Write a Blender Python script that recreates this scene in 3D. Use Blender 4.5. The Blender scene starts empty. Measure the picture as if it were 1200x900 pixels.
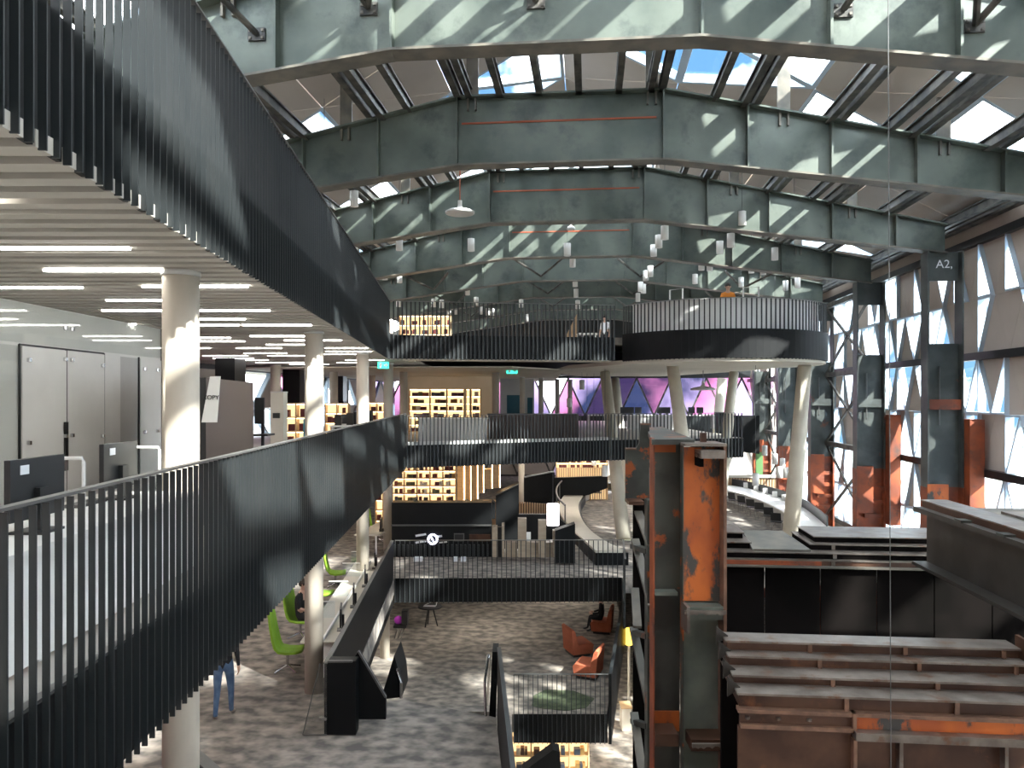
import bpy, bmesh, math, random
from mathutils import Vector, Matrix

# ------------------------------------------------------------------ camera, sky, sun, exposure
S = bpy.context.scene
COL = S.collection
YAW = math.radians(5.59)          # the hall runs along +Y; the photographer looks a little left of it
EYE = 5.6                         # eye height over the main (first) floor, which is z = 0
FPX, HU, HV = 920.0, 600.0, 466.0
cam_d = bpy.data.cameras.new('camera')
cam = bpy.data.objects.new('camera', cam_d); COL.objects.link(cam)
cam.location = (0, 0, EYE); cam.rotation_euler = (math.pi/2, 0, YAW)
cam_d.sensor_width = 36; cam_d.lens = FPX/1200*36; cam_d.shift_y = 16/1200
cam_d.clip_start = .05; cam_d.clip_end = 500
S.camera = cam

w = bpy.data.worlds.new('sky'); S.world = w; w.use_nodes = True
nt = w.node_tree; nt.nodes.clear()
def N(tree, kind, **kw):
    n = tree.nodes.new(kind)
    for k, v in kw.items(): setattr(n, k, v)
    return n
wo = N(nt, 'ShaderNodeOutputWorld'); wb = N(nt, 'ShaderNodeBackground')
tc = N(nt, 'ShaderNodeTexCoord'); sep = N(nt, 'ShaderNodeSeparateXYZ')
nt.links.new(tc.outputs['Generated'], sep.inputs[0])
cr = N(nt, 'ShaderNodeValToRGB')
cr.color_ramp.elements[0].position = 0.0; cr.color_ramp.elements[0].color = (.020, .039, .060, 1)
cr.color_ramp.elements[1].position = .42; cr.color_ramp.elements[1].color = (.014, .032, .058, 1)
nt.links.new(sep.outputs['Z'], cr.inputs[0])
cn = N(nt, 'ShaderNodeTexNoise'); cn.inputs['Scale'].default_value = 3.2; cn.inputs['Detail'].default_value = 6
co = N(nt, 'ShaderNodeVectorMath', operation='ADD'); co.inputs[1].default_value = (7.9, 4.4, 6.1)
nt.links.new(tc.outputs['Generated'], co.inputs[0]); nt.links.new(co.outputs[0], cn.inputs['Vector'])
cr2 = N(nt, 'ShaderNodeValToRGB'); cr2.color_ramp.elements[0].position = .45; cr2.color_ramp.elements[1].position = .57
nt.links.new(cn.outputs['Fac'], cr2.inputs[0])
cm = N(nt, 'ShaderNodeMixRGB'); cm.inputs[2].default_value = (1.0, 1.0, 1.0, 1)
nt.links.new(cr2.outputs[0], cm.inputs[0]); nt.links.new(cr.outputs[0], cm.inputs[1])
nt.links.new(cm.outputs[0], wb.inputs['Color']); wb.inputs['Strength'].default_value = 3.2
nt.links.new(wb.outputs[0], wo.inputs[0])

sd = bpy.data.lights.new('sun', 'SUN'); sd.energy = 4.4; sd.angle = math.radians(1.3); sd.color = (1, .94, .84)
sun = bpy.data.objects.new('sun', sd); COL.objects.link(sun)
sun.rotation_euler = Vector((-1.15, .85, -1.0)).to_track_quat('-Z', 'Y').to_euler()

S.view_settings.view_transform = 'Standard'; S.view_settings.look = 'None'
S.view_settings.gamma = 1; S.view_settings.use_curve_mapping = False
S.view_settings.exposure = 2.7
random.seed(7)

# ------------------------------------------------------------------ places
CA, SA = math.cos(YAW), math.sin(YAW)
def C(X, d, zr=0.0):              # metres right of / ahead of / above the eye -> world
    return Vector((X*CA - d*SA, X*SA + d*CA, EYE + zr))
def Pd(u, v, d): return C((u-HU)/FPX*d, d, (HV-v)/FPX*d)
def Pz(u, v, zr):
    d = zr*FPX/(HV-v); return Pd(u, v, d)
def Xu(u, d): return (u-HU)/FPX*d
def HY(u, v, hy):                 # along the sight line to the plane y = hy
    t = (u-HU)/FPX; d = hy/(CA + t*SA); return Pd(u, v, d)
L3, L2, L1, LM, LB = 2.05, -1.65, -5.6, -8.6, -11.9      # storey floors, relative to the eye
SOF = 1.26                        # soffit under the top storey

# ------------------------------------------------------------------ materials
MATS = {}
def mat(name, col, rough=.5, metal=0, col2=None, scale=2.0, bump=0, detail=4, lo=.4, hi=.6, emit=None, es=0, stretch=None, col3=None, s3=1.0, t3=(.6, .66), spec=None):
    if name in MATS: return MATS[name]
    m = bpy.data.materials.new(name); m.use_nodes = True; t = m.node_tree
    b = t.nodes['Principled BSDF']; b.inputs['Base Color'].default_value = (*col, 1)
    b.inputs['Roughness'].default_value = rough; b.inputs['Metallic'].default_value = metal
    if spec is not None: b.inputs['Specular IOR Level'].default_value = spec
    g = N(t, 'ShaderNodeNewGeometry'); vec = g.outputs['Position']
    if stretch:
        mp = N(t, 'ShaderNodeVectorMath', operation='MULTIPLY'); mp.inputs[1].default_value = stretch
        t.links.new(vec, mp.inputs[0]); vec = mp.outputs[0]
    if col2:
        n = N(t, 'ShaderNodeTexNoise'); n.inputs['Scale'].default_value = scale; n.inputs['Detail'].default_value = detail
        t.links.new(vec, n.inputs['Vector'])
        r = N(t, 'ShaderNodeValToRGB'); e = r.color_ramp.elements
        e[0].position = lo; e[0].color = (*col, 1); e[1].position = hi; e[1].color = (*col2, 1)
        t.links.new(n.outputs['Fac'], r.inputs[0]); out = r.outputs[0]
        if col3:
            n3 = N(t, 'ShaderNodeTexNoise'); n3.inputs['Scale'].default_value = s3; n3.inputs['Detail'].default_value = 8
            n3.inputs['Roughness'].default_value = .65
            t.links.new(vec, n3.inputs['Vector'])
            r3 = N(t, 'ShaderNodeValToRGB'); r3.color_ramp.elements[0].position = t3[0]; r3.color_ramp.elements[1].position = t3[1]
            t.links.new(n3.outputs['Fac'], r3.inputs[0])
            mx = N(t, 'ShaderNodeMixRGB'); mx.inputs[2].default_value = (*col3, 1)
            t.links.new(r3.outputs[0], mx.inputs[0]); t.links.new(out, mx.inputs[1]); out = mx.outputs[0]
        t.links.new(out, b.inputs['Base Color'])
        if bump:
            bp = N(t, 'ShaderNodeBump'); bp.inputs['Strength'].default_value = bump; bp.inputs['Distance'].default_value = .02
            t.links.new(n.outputs['Fac'], bp.inputs['Height']); t.links.new(bp.outputs[0], b.inputs['Normal'])
    if emit:
        b.inputs['Emission Color'].default_value = (*emit, 1); b.inputs['Emission Strength'].default_value = es
    MATS[name] = m; return m
def glass(name, tint=(1, 1, 1), refl=.07, rough=.02):
    m = bpy.data.materials.new(name); m.use_nodes = True; t = m.node_tree; t.nodes.clear()
    o = N(t, 'ShaderNodeOutputMaterial'); mx = N(t, 'ShaderNodeMixShader'); mx.inputs[0].default_value = refl
    a = N(t, 'ShaderNodeBsdfTransparent'); a.inputs[0].default_value = (*tint, 1)
    b = N(t, 'ShaderNodeBsdfGlossy'); b.inputs['Roughness'].default_value = rough
    t.links.new(a.outputs[0], mx.inputs[1]); t.links.new(b.outputs[0], mx.inputs[2]); t.links.new(mx.outputs[0], o.inputs[0])
    return m
DARK = mat('charcoal_metal', (.017, .0205, .022), .38, .0, (.022, .025, .026), 1.2, spec=.45)
DARKER = mat('black_panel', (.0035, .004, .0045), .5, 0, (.005, .0055, .006), 1.5, spec=.2)
RAILTOP = mat('rail_metal', (.11, .11, .105), .4, .5, (.13, .13, .125), 3)
CONC = mat('cream_concrete', (.52, .46, .38), .75, 0, (.45, .40, .33), 3.0, .15, stretch=(1, 1, .35))
CONC2 = mat('cream_column_paint', (.62, .57, .46), .55, 0, (.56, .51, .41), 2.0)
SOFFIT = mat('soffit_slat', (.46, .43, .38), .6, 0, (.42, .395, .35), 1.5)
SOFFIT2 = mat('soffit_board', (.15, .14, .125), .8, 0, (.13, .12, .11), 1.5)
CREAM = mat('cream_plaster', (.56, .52, .44), .7, 0, (.52, .48, .40), .8)
WHITE = mat('white_paint', (.78, .77, .74), .45, 0, (.73, .72, .69), 1.3)
GREYW = mat('pale_grey_paint', (.52, .51, .49), .5, 0, (.48, .47, .45), 1.3)
GIRD = mat('green_grey_steel', (.060, .078, .066), .45, .2, (.150, .172, .145), .8, .05, detail=9, lo=.30, hi=.70, col3=(.045, .058, .052), s3=1.3, t3=(.52, .72))
GIRE = mat('girder_flange_steel', (.10, .095, .08), .5, .3, (.17, .15, .12), 2.2)
REDL = mat('red_oxide_line', (.35, .075, .03), .6)
PURL = mat('dark_purlin_steel', (.045, .045, .042), .5, .4, (.13, .12, .105), 2.5, detail=6)
RUSTRED = mat('red_oxide_primer', (.17, .042, .018), .6, .1, (.30, .065, .018), 1.6, .1, col3=(.07, .035, .025), s3=2.5, t3=(.55, .7))
ORANGE = mat('orange_primer_chipped', (.50, .115, .014), .55, .1, (.34, .07, .012), 3.0, .15, col3=(.05, .045, .04), s3=3.2, t3=(.52, .58), stretch=(1, 1, .5))
DKRUST = mat('dark_rust_steel', (.036, .036, .031), .42, .25, (.065, .07, .058), 2.0, .12, col3=(.30, .07, .014), s3=3.0, t3=(.57, .61))
GRNRUST = mat('grey_green_weathered_steel', (.10, .115, .095), .45, .35, (.15, .16, .13), 2.5, .1, col3=(.10, .05, .03), s3=2.2, t3=(.64, .72))
BROWN = mat('brown_weathered_steel', (.042, .017, .009), .45, .05, (.085, .040, .023), 1.8, .12, detail=8, col3=(.15, .055, .022), s3=3.0, t3=(.60, .75), spec=.35)
STEELTOP = mat('worn_steel_edge', (.13, .105, .088), .32, .55, (.25, .215, .185), 4.5, .25, detail=9, lo=.35, hi=.65, col3=(.15, .075, .042), s3=4.0, t3=(.55, .66))
EDGE = mat('torn_rust_edge', (.20, .105, .065), .6, .3, (.13, .07, .045), 9, .3)
COLST = mat('dark_column_steel', (.045, .052, .050), .45, .25, (.085, .095, .088), 1.3, .06, detail=7, col3=(.19, .05, .018), s3=.9, t3=(.64, .70))
BEAMST = mat('dark_brown_beam_steel', (.030, .025, .020), .45, .3, (.055, .048, .040), 1.5, .08, detail=7)
BLACKST = mat('sooty_steel', (.004, .0034, .003), .95, 0, (.007, .0055, .005), 1.5, .1, spec=.04)  # cavity shade put into a near-black base colour; the web itself is browner
PINKST = mat('taupe_roof_lining', (.56, .49, .435), .7, 0, (.52, .455, .40), .6)
WALLP = mat('taupe_wall_lining', (.52, .455, .40), .7, 0, (.48, .42, .365), .6)
FRAMEW = mat('white_window_reveal', (.50, .60, .70), .4)
CARPET = mat('mottled_carpet', (.10, .091, .083), .95, 0, (.30, .262, .225), 3.1, .2, detail=2.5, lo=.36, hi=.66, stretch=(1, 1.25, 1))
CARPETF = mat('mottled_carpet_far', (.12, .107, .094), .95, 0, (.33, .287, .238), 2.7, .2, detail=2.5, lo=.36, hi=.66, stretch=(1, 1.25, 1))
RUG = mat('green_rug', (.04, .055, .028), .95, 0, (.085, .105, .055), 4)
WOOD = mat('birch_ply', (.55, .38, .21), .5, 0, (.49, .33, .17), 3.0, stretch=(1, 1, 6))
SLATW = mat('oak_slat', (.42, .27, .15), .5, 0, (.36, .23, .12), 3.0)
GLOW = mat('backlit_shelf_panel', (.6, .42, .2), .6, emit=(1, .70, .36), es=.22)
LEDW = mat('linear_light', (.9, .9, .88), .5, emit=(1, .97, .92), es=4.2)
LEDB = mat('linear_light_below', (.9, .9, .88), .5, emit=(1, .93, .84), es=13.0)  # glow of the strips added to brighten the lower storeys
LAMPW = mat('white_lamp_shade', (.80, .79, .76), .5)
LAMPON = mat('lit_lamp_shade', (.9, .88, .9), .5, emit=(1, .93, .95), es=1.2)
LAMPY = mat('lit_amber_lamp', (.9, .6, .1), .5, emit=(1, .62, .06), es=.7)
WIRE = mat('wire', (.10, .10, .10), .5, .5)
STEELC = mat('bright_cable', (.45, .45, .44), .35, .8)
CHROME = mat('chrome', (.6, .6, .6), .18, 1.0)
MON = mat('monitor_plastic', (.012, .013, .014), .4)
PAPER = mat('white_sticker', (.75, .76, .78), .5)
BLACKP = mat('black_plastic', (.012, .012, .013), .4)
GREENC = mat('lime_fabric', (.23, .42, .025), .75, 0, (.20, .37, .02), 6)
ORANGEC = mat('terracotta_fabric', (.48, .13, .06), .8, 0, (.43, .11, .05), 6)
COPYB = mat('brown_laminate', (.075, .050, .042), .45)
TEAL = mat('teal_panel', (.02, .10, .14), .5)
EXITG = mat('exit_sign_green', (.02, .5, .3), .5, emit=(.05, .8, .5), es=.35)
PINKG = glass('pink_glass', (.43, .25, .36), .03); LILACG = glass('lilac_glass', (.38, .33, .44), .03)
GLASS = glass('clear_glass', (.93, .97, 1.0), .06); GLASSR = glass('wall_glass', (.99, 1, .995), .09, .03)
SKIN = mat('skin', (.55, .33, .24), .55); JEANS = mat('blue_denim', (.045, .085, .16), .85, 0, (.075, .125, .21), 8)
BLACKF = mat('black_cloth', (.012, .012, .014), .9); HAIR = mat('dark_hair', (.025, .016, .01), .6)
SHOE = mat('brown_shoe', (.30, .24, .19), .6); PURPLE = mat('purple_cloth', (.35, .03, .38), .8)
BOOKM = [mat('book_'+n, c, .6) for n, c in (('maroon', (.10, .015, .015)), ('umber', (.06, .03, .02)), ('slate', (.04, .05, .07)),
         ('brick', (.22, .045, .02)), ('ochre', (.32, .19, .06)), ('ivory', (.55, .48, .38)), ('olive', (.09, .09, .04)), ('plum', (.09, .03, .06)))]

# ------------------------------------------------------------------ building helpers
class MB:
    def __init__(s): s.v = []; s.f = []
    def poly(s, pts, faces):
        o = len(s.v); s.v += [Vector(p) for p in pts]; s.f += [[i+o for i in f] for f in faces]; return s
    def hexa(s, a):               # a: 4 bottom + 4 top points, same winding
        return s.poly(a, [(3,2,1,0),(4,5,6,7),(0,1,5,4),(1,2,6,5),(2,3,7,6),(3,0,4,7)])
    def box(s, x0, x1, y0, y1, z0, z1):
        return s.hexa([(x0,y0,z0),(x1,y0,z0),(x1,y1,z0),(x0,y1,z0),(x0,y0,z1),(x1,y0,z1),(x1,y1,z1),(x0,y1,z1)])
    def prism(s, pts, off):       # flat polygon pushed along off
        n = len(pts); off = Vector(off); p = [Vector(q) for q in pts]
        return s.poly(p+[q+off for q in p], [list(range(n))[::-1], [i+n for i in range(n)]]+[(i,(i+1)%n,(i+1)%n+n,i+n) for i in range(n)])
    def bar(s, a, b, w, h, up=(0,0,1)):  # rectangular bar a->b, w across, h along up
        a, b = Vector(a), Vector(b); t = (b-a).normalized(); up = Vector(up)
        if abs(t.dot(up)) > .98: up = Vector((0,1,0))
        r = t.cross(up).normalized(); u = r.cross(t).normalized()
        q = [(-1,-1),(1,-1),(1,1),(-1,1)]
        return s.hexa([a+r*(i*w/2)+u*(j*h/2) for i,j in q]+[b+r*(i*w/2)+u*(j*h/2) for i,j in q])
    def tube(s, pts, r, n=10, r2=None, cap=True):
        pts = [Vector(p) for p in pts]; m = len(pts); o = len(s.v); pr = None
        for i, p in enumerate(pts):
            t = (pts[min(i+1,m-1)]-pts[max(i-1,0)]).normalized()
            up = Vector((0,0,1)) if abs(t.z) < .95 else Vector((0,1,0))
            x = t.cross(up).normalized(); y = x.cross(t)
            rr = r if r2 is None else r+(r2-r)*i/(m-1)
            for k in range(n):
                a = 2*math.pi*k/n; s.v.append(p+x*(rr*math.cos(a))+y*(rr*math.sin(a)))
        for i in range(m-1):
            for k in range(n):
                s.f.append([o+i*n+k, o+i*n+(k+1)%n, o+(i+1)*n+(k+1)%n, o+(i+1)*n+k])
        if cap: s.f.append([o+k for k in range(n)][::-1]); s.f.append([o+(m-1)*n+k for k in range(n)])
        return s
    def lathe(s, prof, c=(0,0,0), n=24):  # prof: (r,z)
        o = len(s.v); c = Vector(c)
        for r, z in prof:
            for k in range(n):
                a = 2*math.pi*k/n; s.v.append(c+Vector((r*math.cos(a), r*math.sin(a), z)))
        for i in range(len(prof)-1):
            for k in range(n):
                s.f.append([o+i*n+k, o+i*n+(k+1)%n, o+(i+1)*n+(k+1)%n, o+(i+1)*n+k])
        s.f.append([o+k for k in range(n)][::-1]); s.f.append([o+(len(prof)-1)*n+k for k in range(n)])
        return s
    def strip(s, pts, z0, z1, th, side=1):  # upright wall along plan points (world), thickness to one side
        pts = [Vector((p[0], p[1], 0)) for p in pts]
        for a, b in zip(pts, pts[1:]):
            t = (b-a).normalized(); nn = Vector((t.y, -t.x, 0))*th*side
            q = [a, b, b+nn, a+nn]
            s.hexa([Vector((p.x,p.y,z0)) for p in q]+[Vector((p.x,p.y,z1)) for p in q])
        return s
    def mesh(s, name, m, off=None, smooth=False):
        me = bpy.data.meshes.new(name)
        vs = s.v if off is None else [p-off for p in s.v]
        me.from_pydata([tuple(p) for p in vs], [], s.f); me.update()
        bm = bmesh.new(); bm.from_mesh(me); bmesh.ops.recalc_face_normals(bm, faces=bm.faces[:]); bm.to_mesh(me); bm.free()
        if smooth:
            me.polygons.foreach_set('use_smooth', [len(p.vertices) == 4 for p in me.polygons])
        me.materials.append(m); return me
    def build(s, name, m, parent=None, world=True, smooth=False):
        off = None
        if parent is not None and world:
            off = parent.location.copy()
            if parent.parent: off = off + parent.parent.location
        o = bpy.data.objects.new(name, s.mesh(name, m, off, smooth)); COL.objects.link(o)
        if parent is not None: o.parent = parent
        return o
def tag(o, label=None, cat=None, group=None, kind=None):
    if label: o['label'] = label
    if cat: o['category'] = cat
    if group: o['group'] = group
    if kind: o['kind'] = kind
    return o
def thing(name, label, cat, loc, group=None, rz=0):
    o = bpy.data.objects.new(name, None); COL.objects.link(o); o.location = loc; o.rotation_euler = (0,0,rz)
    o.empty_display_size = .2
    return tag(o, label, cat, group)
def struct(name, loc=(0,0,0)):
    o = bpy.data.objects.new(name, None); COL.objects.link(o); o.location = loc; o['kind'] = 'structure'; return o
def smesh(name, mb, m, smooth=False):
    o = mb.build(name, m, smooth=smooth); o['kind'] = 'structure'; return o
def inst(name, me, parent, loc, rz=0):
    o = bpy.data.objects.new(name, me); COL.objects.link(o); o.parent = parent; o.location = loc; o.rotation_euler = (0,0,rz); return o
def dup(root, loc, rz=0, label=None, group=None):
    def rec(o, par):
        c = o.copy(); COL.objects.link(c)
        if par is not None: c.parent = par
        for ch in list(o.children): rec(ch, c)
        return c
    r = rec(root, None); r.location = loc; r.rotation_euler = (0,0,rz)
    if label: r['label'] = label
    if group: r['group'] = group
    return r

# ------------------------------------------------------------------ hall roof
HC = -.68                          # hall centre line (x)
def gtop(o): o = abs(o); return 6.9 if o < 2.35 else 6.9-.22*(o-2.35)
def gbot(o): o = abs(o); return 5.37 if o < 2.35 else 5.37-.133*(o-2.35)
def deck(o): return 9.1-.30*abs(o)
roof = struct('ceiling')
ROWS = [0, 3.0, 6.0, 9.0, 12.1]
TR = 3.2
rg = random.Random(21)
far_op, far_gl = MB(), MB()
def tri_parts(parent, p, normal, th, is_glass, names=('panel', 'pane'), pm=PINKST, gm=GLASS, join=None):
    if is_glass:
        if join: join[1].prism(p, normal*.02); return
        c = (p[0]+p[1]+p[2])/3
        q = [c+(x-c)*.90 for x in p]
        fr = MB()                                   # a reveal ring round the pane
        o = normal*th*2.2
        fr.poly([*p, *q, *[x+o for x in p], *[x+o for x in q]],
                [(0,1,4,3),(1,2,5,4),(2,0,3,5),(6,9,10,7),(7,10,11,8),(8,11,9,6),(3,4,10,9),(4,5,11,10),(5,3,9,11),(0,6,7,1),(1,7,8,2),(2,8,6,0)])
        f = fr.build('pane_frame', FRAMEW, parent)
        MB().prism([x+o*.6 for x in q], normal*.012).build(names[1], gm, f)
    else:
        if join: join[0].prism(p, normal*th); return
        c = (p[0]+p[1]+p[2])/3
        MB().prism([c+(x-c)*.988 for x in p], normal*th).build(names[0], pm, parent)
for side in (-1, 1):
    for r in range(4):
        o0, o1 = ROWS[r], ROWS[r+1]
        k0, k1 = -5, 18
        for k in range(k0, k1):
            y0 = k*TR + (0 if r % 2 == 0 else TR/2)
            for inv in (0, 1):
                if inv: pts = [(o1, y0+TR/2), (o1, y0+TR*1.5), (o0, y0+TR)]
                else:   pts = [(o0, y0), (o0, y0+TR), (o1, y0+TR/2)]
                p = [Vector((HC+side*o, y, EYE+deck(o))) for o, y in pts]
                nrm = Vector((side*.287, 0, .958))
                gl = rg.random() < (.72 if side == 1 and r in (0, 1) and -4 < y0 < 2.5 else 0 if side == 1 and r == 3 and y0 < 8 else .28 if y0 < 1 else .24 if y0 > 31 else .44 if r < 3 else .34)  # pane odds shaped by zone to place sun patches and dim the far end
                back = y0 < 4.5
                tri_parts(roof, p, nrm, .10, gl, join=(far_op, far_gl) if back else None)
tag(far_op.build('lining_panels', PINKST, roof), kind='stuff'); tag(far_gl.build('skylight_panes', GLASS, roof), kind='stuff')
for off, dbl in ((.45,0),(1.35,0),(2.2,1),(3.5,0),(4.25,1),(6.1,1),(7.25,0),(7.85,1),(9.4,1),(11.2,1)):
    for s in (-1, 1):
        mb = MB(); x = HC+s*off; z = EYE+gtop(off)+.13
        for dx in ((-.13, .13) if dbl else (0,)):
            mb.box(x+dx-.022, x+dx+.022, -6, 56, z-.11, z+.11)
            mb.box(x+dx-.075, x+dx+.075, -6, 56, z+.10, z+.13); mb.box(x+dx-.075, x+dx+.075, -6, 56, z-.13, z-.10)
        mb.build('purlin', PURL, roof)
for i, s in enumerate((-1, 1)):    # eaves beams
    MB().box(HC+s*11.75-.12, HC+s*11.75+.12, -6, 56, EYE+5.0, EYE+5.5).build('eaves_beam', PURL, roof)

# ------------------------------------------------------------------ portal girders
ORD = ['nearest', 'second', 'third', 'fourth', 'fifth', 'sixth', 'seventh', 'eighth']
prof_o = [-11.0, -8.5, -6, -4.2, -2.35, 2.35, 4.2, 6, 8.5, 11.0]
for gi in range(8):
    hy = 12+6*gi
    lab = {0: 'nearest green-grey steel girder, cut off by the top edge of the photo',
           1: 'second green-grey portal girder from the camera, long orange line on its middle plate',
           2: 'third green-grey portal girder from the camera, behind the white disc lamp'}.get(gi, ORD[gi]+' portal girder from the camera, dim grey-green steel above the top storey')
    g = thing('portal_girder', lab, 'girder', (HC, hy, EYE+gbot(0)), 'portal girders under the roof')
    up = [Vector((HC+o, hy-.015, EYE+gtop(o))) for o in prof_o]; dn = [Vector((HC+o, hy-.015, EYE+gbot(o))) for o in prof_o]
    for a in range(len(prof_o)-1):
        MB().prism([dn[a], dn[a+1], up[a+1], up[a]], (0, .03, 0)).build('web_plate', GIRD, g)
    for nm, line, dz in (('top_flange', up, .02), ('bottom_flange', dn, -.02)):
        mb = MB()
        for a, b in zip(line, line[1:]):
            q = [a+Vector((0,-.2,dz-.02)), b+Vector((0,-.2,dz-.02)), b+Vector((0,.23,dz-.02)), a+Vector((0,.23,dz-.02))]
            mb.hexa(q+[p+Vector((0,0,.04)) for p in q])
        mb.build(nm, GIRE if nm[0] == 'b' else GIRD, g)
    for o in (-9.6, -7.8, -6, -4.2, -2.35, 2.35, 4.2, 6, 7.8, 9.6):
        z0, z1 = EYE+gbot(o), EYE+gtop(o)
        MB().box(HC+o-.02, HC+o+.02, hy-.19, hy-.015, z0, z1).build('stiffener', GIRD, g)
    if gi in (1, 2, 3):
        MB().box(HC-2.25, HC+2.2, hy-.035, hy-.017, EYE+6.32, EYE+6.36).build('painted_line', REDL, g)
    for o in (-8.4, -5.0, -2.0, 2.1, 5.0, 8.4):
        x = HC+o
        MB().box(x-.14, x+.14, hy-.03, hy+.03, EYE+gtop(o)+.02, EYE+deck(o)-.02).build('roof_post', GIRE, g)
        mb = MB()
        for dx in (-.12, .06): mb.box(x+dx, x+dx+.045, hy-.1, hy-.02, EYE+gtop(o)-.28, EYE+gtop(o)+.04)
        mb.build('clip', GIRE, g)
    if gi == 0:
        for (u, v, kind) in ((301,42,'l'), (432,12,'v'), (628,4,'v'), (988,14,'l'), (1142,32,'v')):
            p = HY(u, v, hy-.03)
            gu = MB().box(p.x-.14, p.x+.14, hy-.05, hy-.016, p.z-.08, p.z+.12).build('gusset', PURL, g)
            for bx, bz in ((-.1,-.04),(.1,-.04),(-.1,.08),(.1,.08)): MB().box(p.x+bx-.02, p.x+bx+.02, hy-.07, hy-.05, p.z+bz-.02, p.z+bz+.02).build('bolt', GIRE, gu)
            ends = [Vector((p.x-.75, hy-1.9, p.z+1.0)), Vector((p.x+.75, hy-1.9, p.z+1.0))] if kind == 'v' else [Vector((p.x+(-.75 if u < 600 else .55), hy-1.9, p.z+.75))]
            for e in ends: MB().tube([p+Vector((0,-.04,.03)), e], .05, 8).build('strut', PURL, gu)
    elif gi in (4, 5, 6):
        for o in (-6.5, -1.5, 3.0, 7.5):
            p = Vector((HC+o, hy-.05, EYE+gbot(o)+.2))
            for dx in (-1.1, 1.1): MB().tube([p, p+Vector((dx, -2.2, .45))], .05, 6).build('strut', PURL, g)

# ------------------------------------------------------------------ right wall: girts, triangles, steel columns
WX = 11.45
ROWZ = [-12.2, -8.9, -5.55, -3.85, -2.15, -.47, 1.2, 2.88, 4.55, 5.6]
rw = random.Random(5)
def wall_bay(y0, y1, nb, x, name, inner, pmat, prob, joined=False, gm=GLASS):
    root = struct(name, (x, (y0+y1)/2, 0)); jo = (MB(), MB())
    bw = (y1-y0)/nb; nrm = Vector((inner*-1.0, 0, 0))
    for r in range(len(ROWZ)-1):
        z0, z1 = EYE+ROWZ[r], EYE+ROWZ[r+1]
        fl = r % 2
        prev = False
        for k in range(nb):
            a = y0+k*bw
            half = [[(a, z0), (a+bw, z0), (a+bw/2, z1)], [(a, z0), (a+bw/2, z1), (a, z1)], [(a+bw, z0), (a+bw, z1), (a+bw/2, z1)]]
            if fl: half = [[(p[0], z0+z1-p[1]) for p in t] for t in half]
            for t in half:
                g = rw.random() < prob[r]
                tri_parts(root, [Vector((x, yy, zz)) for yy, zz in t], nrm, .10, g, pm=pmat, join=jo if joined else None,
                          gm=(rw.choice(gm) if isinstance(gm, list) else gm))
    if joined:
        if jo[0].v: tag(jo[0].build('lining_panels', pmat, root), kind='stuff')
        if jo[1].v: tag(jo[1].build('panes', gm if not isinstance(gm, list) else gm[0], root), kind='stuff')
    mb = MB()
    for z in (-5.55, -2.15, 1.2, 4.55): MB().box(min(x-inner*.05, x-inner*.30)+inner*.0, max(x-inner*.05, x-inner*.30), y0, y1, EYE+z-.11, EYE+z+.11).build('girt', BLACKP, root)
    return root
PR = [0, 0, .97, .93, .55, .55, .50, .42, .0]
for i, (a, b) in enumerate(((12,18),(18,24),(24,30),(30,36),(36,42))):
    wall_bay(a, b, 4, WX, 'wall_right', 1, WALLP, PR)
for a, b in ((-9,-3),(-3,3),(3,12),(42,48),(48,57)):
    wall_bay(a, b, 5, WX, 'wall_right', 1, WALLP, PR, joined=True)
colmeta = {24: 'tall steel hall column nearest on the right, with an orange rust bracket',
           30: 'second tall steel hall column from the right, rust red at its foot',
           36: 'third tall steel hall column from the right, crossed by thin braces',
           42: 'fourth steel hall column from the right, beside a leaning cream column',
           48: 'farthest steel hall column at the right, in the shade below the round balcony',
           18: 'steel hall column just beyond the right edge of the photo'}
for hy in (18, 24, 30, 36, 42, 48):
    x0, x1 = 9.75, 10.75
    g = thing('steel_column', colmeta[hy], 'column', (10.25, hy, EYE-11.9), 'steel hall columns along the glazed wall')
    zt = EYE+gbot(10.9)
    for xa in (x0, x1-.05):
        MB().box(xa, xa+.05, hy-.24, hy+.24, EYE-2.6, zt).build('flange', COLST, g)
        MB().box(xa-.01, xa+.06, hy-.25, hy+.25, EYE-11.9, EYE-2.6).build('flange', RUSTRED, g)
    MB().box(x0+.05, x1-.05, hy-.02, hy+.02, EYE+3.4, zt).build('web', COLST, g)
    MB().box(x0+.05, x1-.05, hy-.02, hy+.02, EYE-2.6, EYE+1.57).build('web', COLST, g)
    MB().box(x0+.05, x1-.05, hy-.02, hy+.02, EYE-11.9, EYE-2.6).build('web', RUSTRED, g)
    MB().box(x0+.05, x1-.05, hy-.18, hy+.18, EYE-.35, EYE-.05).build('splice_plate', RUSTRED if hy == 24 else COLST, g)
    MB().box(x0-.02, x0+.55, hy-.30, hy-.24, EYE-4.2, EYE-2.5).build('bracket', ORANGE if hy == 24 else RUSTRED, g)
    for k in range(4): MB().box(x0+.3, x1-.06, hy-.15, hy+.02, EYE-4.9+.5*k, EYE-4.75+.5*k).build('batten', RUSTRED, g)
    if hy in (24, 30):
        b = MB().box(x1+.02, x1+.42, hy-.55, hy+.1, EYE-4.6, EYE-.62).build('crane_bracket', RUSTRED, g)
    MB().tube([(x0+.38, hy-.1, EYE-.8), (x0+.38, hy-.1, EYE+.9)], .025, 6).build('conduit', RAILTOP, g)
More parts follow.
